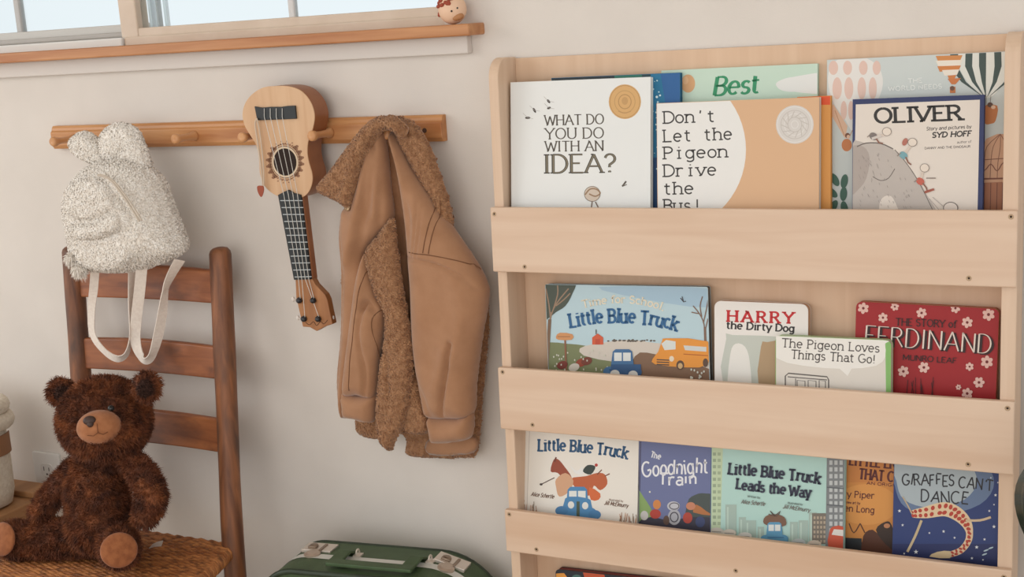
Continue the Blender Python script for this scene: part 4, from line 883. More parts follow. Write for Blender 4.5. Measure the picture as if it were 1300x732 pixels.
fb = flat('fretboard', FT + FB, UF - 0.004, UF + 0.001, BLACK, 0.0004)
def lerp(a, b, t): return (a[0] + (b[0] - a[0]) * t, a[1] + (b[1] - a[1]) * t)
for k in range(12):
    t_ = 1 - (1 - 0.936 ** (k + .35)) / (1 - 0.936 ** 12.6); t_ = 1 - (k + 0.35) / 12.2 if True else t_
    g = G(); a, b = lerp((354.7, 247), (374.8, 354.5), t_), lerp((383, 247), (396, 354), t_); g.tube(px([a, b], UF - 0.0042), 0.0008, 6); g.build('fret', FRET, uke)
hs = flat('headstock', [(375.5, 354), (397, 353.5), (401, 361), (413, 373.5), (416, 380), (422.5, 411), (412, 414.5), (402.5, 420), (394, 415), (385, 414.5), (376.5, 377), (376, 366)], UF - 0.0015, UF + 0.0125, noisemat('headstock_wood', (150, 98, 58), (172, 118, 74), (50, 50, 6), 4, 0.45), 0.0012)
g = G()
for a in (([(388, 409), (393, 412), (398, 408), (402, 413), (407, 408), (411, 411), (416, 406)]),): g.tube(px(smoothpath(a, 4), UF - 0.0016), 0.0006, 5)
g.build('carved_line', paint((96, 58, 34), 0.6), uke)
TUN = [(381.3, 380.5), (399, 380.5), (387.2, 404), (405.3, 404)]
for k in range(4):
    s_ = 0.19 + 0.2067 * k; top = (335.5 + 7.6 * k, 148); mid = lerp((355, 247), (383, 247), s_); nut = lerp((374.8, 354.5), (396, 354), s_)
    g = G(); pth = [tuple(at(*top, UF - 0.0052)), tuple(at(*mid, UF - 0.0058)), tuple(at(*nut, UF - 0.0050)), tuple(at(TUN[[0, 2, 3, 1][k]][0], TUN[[0, 2, 3, 1][k]][1], UF - 0.0045))]
    pth = [tuple(at(top[0], 137.5, UF - 0.0045))] + pth; g.tube(pth, 0.00055, 5); g.build('string', paint((214, 210, 202), 0.35), uke)
for k, q in enumerate(TUN):
    c_ = at(*q, UF); g = G(); T = Matrix.Translation((c_[0], UF - 0.0012, c_[2])) @ Matrix.Rotation(math.pi / 2, 4, 'X')
    g.lathe([(0.0052, 0), (0.0056, 0.002), (0.0046, 0.0055), (0.0024, 0.0075), (0.0, 0.0078)], 16, None, T); tp = g.build('tuning_post', paint((36, 36, 40), 0.3), uke, smooth=True)
    g = G(); sd = 1 if k in (1, 3) else -1; e0 = at(q[0] + (12 if sd > 0 else -5), q[1] + .5, UF + 0.006); e1 = at(q[0] + (17 if sd > 0 else -9), q[1] - 1, UF + 0.006)
    g.tube([tuple(e0), tuple(e1)], 0.0016, 8); g.ball(tuple(e1), (0.0034, 0.003, 0.0045)); g.build('tuning_key', paint((222, 214, 206), 0.4), tp, smooth=True)
g = G(); g.tube(px(smoothpath([(326, 150), (324, 158), (327, 180), (331, 208), (333, 228), (334, 238)], 6), UF - 0.006), 0.0015, 6); g.tube(px(smoothpath([(326, 150), (330, 170), (334, 205), (335, 236)], 6), UF - 0.008), 0.0012, 6)
cd_ = g.build('cord', paint((206, 186, 164), 0.8), uke)
g = G(); g.prism([(q[0], q[1]) for q in xz(smoothpath([(330.5, 236), (334, 234.5), (338, 236), (338.5, 242), (335.5, 249), (331.5, 243)], 4, True), UF)], UF - 0.009, UF - 0.0075); g.build('pick', paint((150, 64, 30), 0.35), cd_)

# ------------------------------------------------------------------ jacket
jk = thing('jacket', "child's caramel suede jacket with woolly tan collar and lining hanging on the last peg", 'jacket', (-0.17, -0.05, 0.75))
SEAM = paint((112, 74, 48), 0.9)
def jpart(name, mat, specs, woolly=False, seams=()):
    g = G()
    for s_ in specs:
        r = puff(g, **s_); fv = np.array(r[0])[:len(r[0]) // 2]
        for sp in seams:
            q = [at(u, v, s_['Y'] - s_['tf']) for u, v in smoothpath(sp, 6)]; pth = []
            for p in q:
                dd = np.hypot(fv[:, 0] - p[0], fv[:, 2] - p[2]); j = np.argsort(dd)[:3]; w_ = 1 / (dd[j] + 1e-5); pth.append((p[0], float((fv[j, 1] * w_).sum() / w_.sum()) - 0.0002, p[2]))
            g.mi(mat); g.tube(pth, 0.0008, 5, SEAM)
        if woolly: wool(g, r, dens=210000, span=0.0038, h=0.0022, w=0.0014)
    g.m = [0 if k == 0 and not seams else k for k in g.m]
    return g.build(name, None if seams else mat, jk, smooth=True)
jpart('lining', SHERPA, [dict(outline=[(446, 262), (500, 240), (556, 252), (582, 300), (614, 360), (621, 395), (619, 440), (613, 500), (611, 540), (606, 574), (596, 580), (556, 580), (519, 576), (517, 555), (500, 548), (482, 556), (455, 548), (453, 520), (440, 480), (436, 380), (438, 300)], Y=-0.026, tf=0.014, tb=0.008, w=0.012, step=0.008, wob=0.006, wobs=20)], True)
g = G(); puff(g, [(546, 556), (600, 552), (602, 574), (546, 577)], -0.040, 0.006, 0.004, 0.006, 0.006); g.build('hem_facing', SUEDE, jk, smooth=True)
jpart('collar_edge', SHERPA, [dict(outline=[(500, 150), (514, 149), (530, 160), (545, 183), (556, 212), (567, 244), (575, 278), (572, 293), (562, 280), (545, 246), (522, 206), (506, 176)], Y=-0.058, tf=0.016, tb=0.014, w=0.014, step=0.006, wob=0.003, wobs=40)], True)
jpart('inner_fold', SUEDE, [dict(outline=[(488, 160), (498, 166), (507, 190), (515, 225), (517, 280), (519, 340), (523, 395), (527, 430), (518, 430), (508, 360), (500, 300), (494, 250), (489, 205)], Y=-0.050, tf=0.010, tb=0.012, w=0.010, step=0.006, creases=[([(500, 190), (507, 240), (512, 320)], 0.010, 0.006), ([(494, 175), (499, 230), (505, 300)], -0.006, 0.004)])])
jpart('sleeve', SUEDE, [dict(outline=[(496, 168), (507, 178), (520, 205), (546, 246), (580, 295), (606, 333), (620, 362), (621, 380), (615, 415), (609, 455), (605, 490), (601, 526), (572, 530), (546, 527), (538, 502), (531, 462), (527, 425), (525, 370), (521, 320), (516, 265), (508, 215)], Y=-0.066, tf=0.040, tb=0.022, w=0.040, step=0.0034, wob=0.006, wobs=14, seed=3,
    creases=[([(513, 323), (540, 324), (570, 331), (598, 346), (618, 368)], 0.0045, 0.0030), ([(514, 319), (540, 320), (571, 327), (599, 342), (619, 363)], -0.0016, 0.003), ([(541, 252), (541, 285), (537, 320)], 0.0042, 0.0028), ([(546, 258), (546, 290), (543, 320)], 0.0034, 0.0026), ([(586, 430), (577, 480), (570, 522)], 0.009, 0.0042), ([(578, 440), (565, 490)], -0.004, 0.01), ([(530, 470), (548, 500), (556, 524)], 0.005, 0.008), ([(524, 210), (530, 270), (528, 318)], 0.006, 0.010), ([(600, 400), (590, 450)], -0.004, 0.012)])], seams=([(514, 322), (540, 323), (570, 330), (590, 340), (599, 347)], [(541, 252), (541, 285), (537, 321)], [(547, 258), (547, 290), (544, 322)]))
jpart('cuff', SUEDE, [dict(outline=[(545, 526), (558, 527), (585, 526), (601, 523), (602, 536), (600, 553), (588, 559), (570, 561), (552, 560), (548, 546)], Y=-0.068, tf=0.030, tb=0.018, w=0.022, step=0.005, creases=[([(546, 532), (574, 533), (602, 529)], 0.003, 0.002)])])
jpart('front_panel', SUEDE, [dict(outline=[(486, 163), (479, 170), (467, 194), (456, 232), (446, 258), (437, 266), (434, 300), (437, 345), (436, 420), (431, 480), (434, 520), (441, 529), (452, 490), (468, 430), (476, 380), (474, 345), (466, 322), (484, 298), (500, 278), (497, 240), (493, 200), (490, 172)], Y=-0.070, tf=0.028, tb=0.016, w=0.026, step=0.004, wob=0.004, wobs=18, seed=9,
    creases=[([(478, 200), (462, 270), (450, 330)], -0.005, 0.010), ([(487, 190), (478, 250), (462, 318)], 0.006, 0.008), ([(438, 275), (444, 350), (440, 440), (434, 510)], 0.005, 0.003), ([(492, 220), (490, 285)], 0.004, 0.006), ([(484, 172), (476, 215), (470, 260)], 0.006, 0.005), ([(488, 168), (487, 215), (486, 270)], -0.004, 0.005)])])
jpart('sleeve', SUEDE, [dict(outline=[(464, 322), (470, 322), (474, 345), (482, 375), (490, 395), (488, 425), (482, 460), (478, 502), (458, 501), (438, 498), (441, 455), (448, 400), (455, 352)], Y=-0.082, tf=0.028, tb=0.018, w=0.026, step=0.0036, wob=0.004, wobs=22, seed=4,
    creases=[([(470, 388), (474, 380), (484, 392)], 0.010, 0.005), ([(472, 384), (466, 420), (472, 470), (470, 500)], 0.006, 0.004), ([(456, 352), (450, 395), (442, 452), (440, 498)], 0.004, 0.003)])], seams=([(463, 330), (457, 360), (452, 395), (445, 452), (442, 496)], [(490, 400), (478, 396), (470, 410), (474, 460), (472, 498)]))
jpart('cuff', SUEDE, [dict(outline=[(437, 496), (456, 500), (478, 500), (479, 516), (475, 535), (458, 533), (440, 528), (437, 512)], Y=-0.082, tf=0.024, tb=0.016, w=0.018, step=0.005, creases=[([(438, 501), (458, 505), (478, 505)], 0.003, 0.002)])])
jpart('front_facing', SHERPA, [dict(outline=[(499, 276), (482, 297), (466, 319), (470, 342), (478, 374), (490, 396), (490, 430), (485, 458), (481, 500), (480, 538), (486, 560), (497, 571), (503, 558), (515, 534), (521, 500), (525, 462), (521, 420), (513, 372), (507, 330), (503, 296)], Y=-0.084, tf=0.018, tb=0.014, w=0.018, step=0.006, wob=0.006, wobs=26, seed=6, creases=[([(494, 440), (498, 470), (500, 500)], 0.005, 0.004)]),
    dict(outline=[(523, 462), (531, 482), (543, 524), (547, 545), (536, 550), (516, 546), (514, 530), (521, 500)], Y=-0.070, tf=0.014, tb=0.010, w=0.012, step=0.006)], True)
jpart('collar', SHERPA, [dict(outline=[(496, 147), (482, 148), (466, 158), (446, 182), (426, 210), (405, 236), (408, 244), (422, 251), (437, 259), (447, 264), (453, 248), (460, 224), (470, 192), (481, 172), (492, 164), (504, 168), (512, 176), (518, 165), (510, 152)], Y=-0.088, tf=0.020, tb=0.018, w=0.018, step=0.006, wob=0.004, wobs=40, seed=2, creases=[([(466, 190), (448, 236), (444, 258)], -0.004, 0.008)])], True)
q = at(441, 263.5, -0.098); g = G(); T = Matrix.Translation(tuple(q)) @ Matrix.Rotation(math.pi / 2, 4, 'X'); g.lathe([(0.0052, -0.003), (0.0058, 0.0), (0.0050, 0.0022), (0.0036, 0.0012), (0.0, 0.0012)], 18, None, T)
g.build('button', paint((150, 122, 92), 0.3, 0.6), jk, smooth=True)
g = G(); g.tube([(-0.190, -0.055, 1.02), (-0.190, -0.048, 1.0432), (-0.190, -0.062, 1.03)] + px([(490, 160)], -0.078), 0.002, 6); g.build('hanging_loop', SUEDE, jk)

# ------------------------------------------------------------------ chair
ch = thing('chair', 'worn brown ladder-back chair with a woven rush seat under the backpack', 'chair', (-0.71, -0.27, 0))
PR = [(-0.540, -0.150, 0.0), (-0.546, -0.130, 0.311), (-0.555, -0.094, 0.56), (-0.5645, -0.055, 0.826)]
PL = [(-0.880, -0.150, 0.0), (-0.886, -0.130, 0.311), (-0.901, -0.094, 0.56), (-0.9180, -0.055, 0.822)]
for P_ in (PR, PL):
    pth = smoothpath(P_, 10); k = len(pth); rr = []
    for i in range(k):
        t_ = i / (k - 1); rr.append(0.0195 + 0.0012 * noise.noise(Vector((P_[0][0] * 9, 0, t_ * 7))))
    end = np.array(pth[-1]); pth += [end + np.array((0, 0.001, 0.006)), end + np.array((0, 0.001, 0.0105)), end + np.array((0, 0.001, 0.0125))]; rr += [0.0178, 0.0135, 0.006]
    g = G(); g.tube([tuple(q) for q in pth], rr, 14, up=(0, 1, 0)); g.build('post', OLDWOOD, ch, smooth=True)
def posty(P_, z):
    for a, b in zip(P_, P_[1:]):
        if z <= b[2]: t_ = (z - a[2]) / (b[2] - a[2]); return tuple(a[i] + (b[i] - a[i]) * t_ for i in range(3))
    return P_[-1]
for z0, z1, crest in ((0.739, 0.797, 0.004), (0.605, 0.662, 0.003), (0.474, 0.533, 0.002)):
    g = G(); n = 18; vs = []
    for i in range(n + 1):
        t_ = i / n; bow = 0.010 * math.sin(math.pi * t_)
        for z, top in ((z0, 0), (z1, 1)):
            a, b = posty(PL, z), posty(PR, z); x = a[0] + (b[0] - a[0]) * t_; y = a[1] + (b[1] - a[1]) * t_ + bow; zz = z + (crest * math.sin(math.pi * t_) if top else 0)
            vs += [(x, y - 0.0065, zz), (x, y + 0.0065, zz)]
    fs = []
    for i in range(n):
        o = 4 * i; fs += [(o, o + 4, o + 6, o + 2), (o + 1, o + 3, o + 7, o + 5), (o + 2, o + 6, o + 7, o + 3), (o, o + 1, o + 5, o + 4)]
    fs += [(0, 2, 3, 1), (4 * n, 4 * n + 1, 4 * n + 3, 4 * n + 2)]
    g.add(vs, fs); g.build('slat', OLDWOODX, ch, bevel=0.0035, seg=3)
FR, FL = (-0.470, -0.405), (-0.956, -0.405)
for x, y in (FR, FL):
    g = G(); g.tube([(x, y - 0.005, 0), (x, y, 0.18), (x, y, 0.318), (x, y, 0.329), (x, y, 0.333)], [0.017, 0.0195, 0.0195, 0.016, 0.008], 14); g.build('leg', OLDWOOD, ch, smooth=True)
for (a, b) in (((-0.880, -0.145), (-0.540, -0.145)), (FL, FR), (FL, (-0.882, -0.148)), (FR, (-0.541, -0.148))):
    for z in ((0.10, 0.19) if a[1] != b[1] else (0.15,)):
        g = G(); g.tube([(a[0], a[1], z), ((a[0] + b[0]) / 2, (a[1] + b[1]) / 2, z), (b[0], b[1], z)], [0.008, 0.0105, 0.008], 10); g.build('stretcher', OLDWOOD, ch, smooth=True)
RUSH = noisemat('rush_cord', (146, 84, 40), (200, 132, 74), (24, 130, 40), 5, 0.65, lo=0.35, hi=0.7, c3=(112, 66, 34), scale3=(60, 90, 30))
g = G(); ny = 44
for k in range(ny):
    t_ = (k + .5) / ny; y = -0.128 + (-0.408 + 0.128) * t_; xl = -0.882 + (-0.962 + 0.882) * t_; xr = -0.543 + (-0.462 + 0.543) * t_
    zt, zb_, rr = 0.3085, 0.2905, 0.0125; pth = []; m = 40
    for i in range(m + 1):
        x = xl + rr + (xr - xl - 2 * rr) * i / m; ph = math.sin(2 * math.pi * (x / 0.026 + k * 0.25)); dip = -0.004 * math.sin(math.pi * i / m) * math.sin(math.pi * t_)
        pth.append((x, y + random.uniform(-.0005, .0005), zt + 0.0015 * ph + dip))
    for a in (60, 20, -20, -60): pth.append((xr - rr + rr * math.cos(R_(a)), y, 0.2985 + rr * math.sin(R_(a))))
    pth += [(xr - rr, y, zb_ - 0.002), (xl + rr, y, zb_ - 0.002)]
    for a in (240, 200, 160, 120): pth.append((xl + rr + rr * math.cos(R_(a)), y, 0.2985 + rr * math.sin(R_(a))))
    g.tube(pth, 0.0036 + random.uniform(-.0003, .0004), 6, closed=True)
g.box((-0.875, -0.400, 0.293), (-0.550, -0.135, 0.302))
g.build('seat', RUSH, ch, smooth=True)

# ------------------------------------------------------------------ teddy bear
bear = thing('teddy_bear', 'shaggy dark brown teddy bear with tan muzzle seated on the rush chair', 'teddy bear', (-0.72, -0.27, 0.31))
FURM = noisemat('brown_fur', (74, 38, 22), (122, 66, 36), (55, 55, 55), 6, 0.75, lo=0.35, hi=0.68, c3=(146, 84, 46), scale3=(36, 36, 36))
PAD = noisemat('tan_plush', (134, 76, 40), (156, 94, 54), (90, 90, 90), 4, 0.9, bump=0.2, bscale=600, sheen=0.2)
MUZ = noisemat('muzzle_plush', (156, 98, 60), (170, 111, 72), (90, 90, 90), 4, 0.9, bump=0.2, bscale=600, sheen=0.2)
def B(u, v, Y): return Vector(at(u, v, Y))
HC = B(133, 532, -0.228)
def facing(c, yaw=0, pitch=0):
    d = Vector(CAM) - Vector(c); d.normalize(); e = Matrix.Rotation(R_(yaw), 3, 'Z') @ d; rx = (-e).cross(Vector((0, 0, 1))); rx.normalize()
    m = Matrix((rx, -e, rx.cross(-e))).transposed(); return m @ Matrix.Rotation(R_(pitch), 3, 'X')
g = G(); HR = facing(HC, 0, -8)
g.ball(HC, (0.079, 0.068, 0.075), rot=HR, nu=28, nv=18)
g.ball(HC + HR @ Vector((0, -0.02, -0.028)), (0.066, 0.058, 0.046), rot=HR, nu=28, nv=16)
for u, v, a in ((77, 497, 1), (187, 490, -1)): 
    c_ = B(u, v, -0.222); g.ball(c_, (0.0235, 0.013, 0.026), rot=HR); 
g.ball(B(124, 632, -0.248), (0.056, 0.053, 0.083), nu=24, nv=18); g.ball(B(126, 662, -0.258), (0.058, 0.056, 0.056), nu=24, nv=18); g.ball(B(128, 600, -0.240), (0.045, 0.045, 0.05))
def limb(pts, rr):
    q = smoothpath([tuple(B(*p)) for p in pts], 6); k = len(q); r2 = np.interp(np.linspace(0, 1, k), np.linspace(0, 1, len(rr)), rr)
    g.tube([tuple(p) for p in q], list(r2), 14); g.ball(q[0], r2[0]); g.ball(q[-1], r2[-1])
limb([(98, 590, -0.246), (80, 612, -0.262), (62, 634, -0.274), (50, 650, -0.284)], [0.019, 0.021, 0.021, 0.018])
limb([(164, 582, -0.242), (183, 604, -0.254), (192, 632, -0.266), (184, 655, -0.277)], [0.019, 0.024, 0.026, 0.020])
limb([(108, 680, -0.262), (74, 682, -0.280), (36, 684, -0.300), (16, 684, -0.312)], [0.034, 0.034, 0.031, 0.032])
limb([(146, 684, -0.268), (150, 690, -0.290), (152, 697, -0.312)], [0.034, 0.033, 0.031])
vs, fs = remeshed(g, 0.0035, 6)
g = G(); g.add(vs, fs); fur(g, vs, fs, 60000, 0.0088, 0.0013, 0.8, (0, -0.05, -0.3), clump=0.012)
g.build('body', FURM, bear, smooth=True, fix=False)
MC = B(126, 542, -0.284); MR = facing(MC, -6, -6)
g = G(); g.ball(MC, (0.0375, 0.030, 0.0295), rot=MR, nu=30, nv=20); mz = g.build('muzzle', MUZ, bear, smooth=True)
g = G(); g.tube([tuple(MC + MR @ Vector(p)) for p in ((-0.018, -0.0262, -0.014), (-0.008, -0.0282, -0.0165), (0, -0.0292, -0.0120), (0.008, -0.0282, -0.0160), (0.016, -0.0265, -0.0125))], 0.0008, 6); g.tube([tuple(MC + MR @ Vector(p)) for p in ((0, -0.0292, -0.012), (0, -0.031, 0.004))], 0.0007, 6)
g.build('mouth', paint((120, 72, 42), 0.8), mz)
g = G(); g.ball(MC + MR @ Vector((-0.012, -0.0275, 0.0105)), (0.0105, 0.0055, 0.0080), rot=MR); g.ball(MC + MR @ Vector((-0.011, -0.0285, 0.0045)), (0.006, 0.0045, 0.006), rot=MR); g.build('nose', paint((62, 40, 32), 0.5), mz, smooth=True)
for u, v, y in ((141, 518, -0.292), (103, 522, -0.268)):
    g = G(); g.ball(B(u, v, y), 0.0056); g.build('eye', paint((16, 14, 14), 0.12), bear, smooth=True)
for u, v, y, s_, yw, pt in ((151, 698, -0.344, 0.0305, 4, 0), (3, 684, -0.338, 0.031, -52, 0)):
    c_ = B(u, v, y); m_ = facing(c_, yw, pt); g = G(); g.ball(c_, (s_, 0.009, s_ * 0.96), rot=m_, nu=28, nv=16)
    g.build('foot_pad', PAD, bear, smooth=True)
for u, v in ((77, 497), (187, 490)):
    c_ = B(u + (2 if u < 100 else -3), v + 3, -0.238); g = G(); g.ball(c_, (0.012, 0.005, 0.014), rot=HR); fur(g, list(g.v), list(g.f), 500, 0.006, 0.0012, 0.6); g.build('inner_ear', paint((58, 31, 20), 0.9), bear, smooth=True)
g = G(); tq = [tuple(atZ(u, v, 0.3165)) for u, v in ((192, 697), (199, 693), (206, 690))]; g.ribbon([(q[0], q[1], q[2] + d) for q, d in zip(tq, (0.006, 0.004, 0.001))], 0.012, 0.0006, None, [(0.3, 0.8, 0.2)] * 3); g.build('care_tag', paint((206, 196, 184), 0.7), bear)

# ------------------------------------------------------------------ suitcase
sm_ = Matrix.Translation((-0.224, -0.142, 0)) @ Matrix.Rotation(R_(7), 4, 'Z')
case = thing('suitcase', 'dark green vintage suitcase with white band and metal latches standing below the jacket', 'suitcase', M=sm_)
SL, SD, SH_ = 0.199, 0.062, 0.326
GREEN = noisemat('green_leatherette', (58, 78, 46), (66, 87, 54), (40, 40, 40), 4, 0.5, bump=0.25, bscale=900)
DGREEN = noisemat('dark_green_trim', (36, 48, 34), (44, 58, 40), (40, 40, 40), 4, 0.45, bump=0.2, bscale=700)
LGREEN = noisemat('face_green', (84, 110, 58), (94, 120, 66), (40, 40, 40), 4, 0.5, bump=0.25, bscale=900)
RL, RR_ = 0.066, 0.115
def srect(d):
    out = []
    for cx, cz, a0, r in ((SL - RR_, RR_, -90, RR_ - d), (SL - RR_, SH_ - RR_, 0, RR_ - d), (-SL + RL, SH_ - RL, 90, RL - d), (-SL + RL, RL, 180, RL - d)):
        for k in range(13): a = math.radians(a0 + 90 * k / 12); out.append((cx + r * math.cos(a), cz + r * math.sin(a)))
    return out
def topz(x):
    if x > SL - RR_: q = (x - SL + RR_) / RR_; return SH_ - RR_ + RR_ * math.sqrt(1 - q * q), math.degrees(math.asin(q))
    if x < -SL + RL: q = (-x - SL + RL) / RL; return SH_ - RL + RL * math.sqrt(1 - q * q), -math.degrees(math.asin(q))
    return SH_, 0.0
rr = srect(0)
g = G(); g.prism(rr, -SD, SD); g.build('body', GREEN, case, local=True, bevel=0.004, smooth=False)
for yy in (-SD, SD):
    g = G(); g.tube([(x, yy, z) for x, z in srect(0.003)], 0.0052, 8, closed=True, up=(0, 1, 0)); g.build('piping', DGREEN, case, local=True, smooth=True)
    g = G(); g.prism(srect(0.016), yy - 0.002 if yy < 0 else yy, yy if yy < 0 else yy + 0.002); g.build('face_panel', LGREEN, case, local=True)
g = G(); wb = srect(-0.0008)
n = len(wb); vs = [(x, -0.012, z) for x, z in wb] + [(x, 0.006, z) for x, z in wb]; wi = [(x, z) for x, z in srect(0.002)]; 
vs += [(x, -0.012, z) for x, z in wi] + [(x, 0.006, z) for x, z in wi]
g.add(vs, [f for i in range(n) for j in ((i + 1) % n,) for f in ((i, j, j + n, i + n), (i + 2 * n, i, i + n, i + 3 * n))]); g.build('white_band', paint((206, 204, 196), 0.4), case, local=True)
g = G(); zt = SH_ + 0.008
hp = [(-0.070, 0.012, SH_ + 0.001), (-0.071, 0.006, zt), (-0.071, -0.022, zt + .004)]
def strip(pts, w, th, across): g.ribbon(pts, w, th, None, [across] * len(pts))
strip([(-0.066, 0.022, SH_ + 0.002), (-0.066, 0.000, zt + 0.004), (-0.066, -0.046, zt)], 0.024, 0.005, (1, 0, 0)); strip([(0.066, 0.022, SH_ + 0.002), (0.066, 0.000, zt + 0.004), (0.066, -0.046, zt)], 0.024, 0.005, (1, 0, 0)); strip([(-0.078, -0.040, zt + 0.001), (0, -0.040, zt + 0.001), (0.078, -0.040, zt + 0.001)], 0.020, 0.0065, (0, 1, 0))
g.build('handle', GREEN, case, local=True, bevel=0.0016)
CHROME = paint((220, 208, 196), 0.35, 0.6)
for x in (-0.048, 0.086):
    g = G(); g.tube([(x, 0.012 + 0.006 * math.cos(a), SH_ + 0.006 + 0.006 * math.sin(a)) for a in [2 * math.pi * k / 12 for k in range(12)]], 0.0017, 6, closed=True, up=(1, 0, 0)); g.box((x - 0.007, 0.006, SH_), (x + 0.007, 0.020, SH_ + 0.003)); g.build('handle_ring', CHROME, case, local=True)
for x in (-0.130, 0.117):
    g = G(); dz = 0.0; 
    tz, ta = topz(x); T = Matrix.Translation((x, 0.016, tz - 0.001)) @ Matrix.Rotation(R_(ta), 4, 'Y')
    g.box((-0.028, -0.002, -0.002), (0.028, 0.030, 0.0042), None, T); lt = g.build('latch', CHROME, case, local=True, bevel=0.0008)
    g = G(); g.box((-0.018, 0.004, 0.0042), (-0.002, 0.010, 0.0075), None, T); g.lathe([(0.008, 0.004), (0.0075, 0.008), (0.004, 0.0092), (0, 0.0092)], 16, None, T @ Matrix.Translation((-0.010, 0.012, 0))); g.box((0.006, -0.004, 0.0040), (0.011, 0.024, 0.0062), None, T); g.build('latch_button', paint((150, 132, 116), 0.3, 0.85), lt, local=True, bevel=0.0006)
    g = G(); T2 = T @ Matrix.Translation((0.0, -0.014, 0)); g.lathe([(0.0, 0.000), (0.0145, 0.000), (0.0145, 0.004), (0.010, 0.0062), (0.0, 0.0066)], 20, None, T2); g.box((-0.006, 0.0, 0.002), (0.008, 0.014, 0.0058), None, T2); g.build('hasp', paint((196, 178, 162), 0.35, 0.7), lt, local=True)

# ------------------------------------------------------------------ wall outlet
ou = thing('wall_outlet', 'white wall outlet plate behind the teddy bear', 'outlet', (-1.1195, -0.003, 0.330))
g = G(); g.prism(roundrect(-1.157, 0.272, -1.082, 0.3885, 0.005), -0.006, 0.0); g.build('plate', paint((222, 220, 216), 0.4), ou, bevel=0.0015)
for z in (0.3505, 0.310):
    g = G(); g.prism(roundrect(-1.1365, z - 0.0145, -1.1025, z + 0.0145, 0.009), -0.0075, -0.005); so = g.build('socket', paint((214, 211, 206), 0.4), ou, bevel=0.0006)
    g = G(); g.box((-1.1275, -0.0078, z - 0.001), (-1.1255, -0.0070, z + 0.008)); g.box((-1.1135, -0.0078, z - 0.001), (-1.1115, -0.0070, z + 0.007)); g.box((-1.1215, -0.0078, z - 0.010), (-1.1175, -0.0070, z - 0.006)); g.build('slot', paint((70, 66, 62), 0.6), so)

# ------------------------------------------------------------------ bench and sack
bn = thing('bench', 'low brown wooden bench against the wall under the cloth sack', 'bench', (-1.28, -0.14, 0))
g = G(); g.box((-1.52, -0.262, 0.305), (-1.058, -0.02, 0.327)); g.build('seat_board', OUTERWOOD, bn, bevel=0.003)
g = G(); g.box((-1.086, -0.252, 0.0), (-1.064, -0.05, 0.305)); g.build('side_board', OUTERWOOD, bn, bevel=0.002)
g = G(); g.box((-1.51, -0.252, 0.0), (-1.488, -0.05, 0.305)); g.build('side_board', OUTERWOOD, bn, bevel=0.002)
g = G(); g.box((-1.52, -0.098, 0.327), (-1.066, -0.044, 0.340)); g.build('back_rail', OUTERWOOD, bn, bevel=0.003)
sk = thing('sack', 'beige knitted sack with a thick rolled rim and brown patch at the left edge', 'sack', (-1.185, -0.165, 0.327))
KNIT = noisemat('beige_knit', (206, 194, 176), (220, 210, 194), (140, 140, 140), 4, 0.95, bump=0.5, bscale=380)
def sq(c, a, b, n=40, p=2.6): return [(c[0] + a * abs(math.cos(t)) ** (2 / p) * (1 if math.cos(t) >= 0 else -1), c[1] + b * abs(math.sin(t)) ** (2 / p) * (1 if math.sin(t) >= 0 else -1)) for t in [2 * math.pi * k / n for k in range(n)]]
SC = (-1.184, -0.166)
g = G(); lev = [(0.327, 0.092, 0.058), (0.332, 0.103, 0.066), (0.360, 0.110, 0.070), (0.420, 0.113, 0.071), (0.475, 0.113, 0.071), (0.490, 0.108, 0.068)]
vs = []; n = 40
for z, a, b in lev: vs += [(x + 0.003 * noise.noise(Vector((x * 20, y * 20, z * 20))), y, z) for x, y in sq(SC, a, b)]
g.add(vs, [(i * n + j, i * n + (j + 1) % n, (i + 1) * n + (j + 1) % n, (i + 1) * n + j) for i in range(len(lev) - 1) for j in range(n)] + [tuple(range(n - 1, -1, -1)), tuple(range(n * 5, n * 6))]); g.build('body', KNIT, sk, smooth=True)
for z, a, b, r_ in ((0.501, 0.114, 0.072, 0.0165), (0.530, 0.110, 0.068, 0.0155)):
    g = G(); g.tube([(x, y, z + 0.002 * noise.noise(Vector((x * 30, y * 30, z)))) for x, y in sq(SC, a, b)], r_, 12, closed=True); g.build('rolled_rim', KNIT, sk, smooth=True)
g = G()
for th in range(3): pass
pa = sq(SC, 0.1145, 0.0725, 80); seg = [pa[i % 80] for i in range(77, 88)]
vs = [(x, y, 0.436) for x, y in seg] + [(x, y, 0.476) for x, y in seg]; m = len(seg); g.add(vs, [(i, i + 1, m + i + 1, m + i) for i in range(m - 1)]); pt = g.build('leather_patch', paint((140, 98, 66), 0.7), sk); so_ = pt.modifiers.new('s', 'SOLIDIFY'); so_.thickness = 0.002; so_.offset = 1

# ------------------------------------------------------------------ plant beside the bookcase
plant = thing('potted_plant', 'dark glossy green plant leaf showing at the right edge beside the bookcase', 'plant', (1.0, -0.24, 0))
g = G(); g.lathe([(0.075, 0), (0.100, 0.01), (0.10, 0.17), (0.105, 0.175), (0.105, 0.195), (0.096, 0.195), (0.094, 0.17), (0.0, 0.168)], 32, None, Matrix.Translation((1.0, -0.24, 0))); g.build('pot', paint((196, 186, 174), 0.6), plant, smooth=False)
g = G(); g.tube([(1.0, -0.24, 0.16), (1.005, -0.24, 0.4), (0.995, -0.235, 0.66), (1.0, -0.23, 0.80)], [0.009, 0.008, 0.006, 0.004], 10); g.build('stem', paint((92, 84, 62), 0.7), plant, smooth=True)
LEAF = bpy.data.materials.new('leaf'); LEAF.use_nodes = True; lb = LEAF.node_tree.nodes['Principled BSDF']; lb.inputs['Base Color'].default_value = (*lin((26, 44, 34)), 1); lb.inputs['Roughness'].default_value = 0.22; lb.inputs['Coat Weight'].default_value = 1.0; lb.inputs['Coat Roughness'].default_value = 0.2; lb.inputs['Coat IOR'].default_value = 1.9; lb.inputs['IOR'].default_value = 1.6
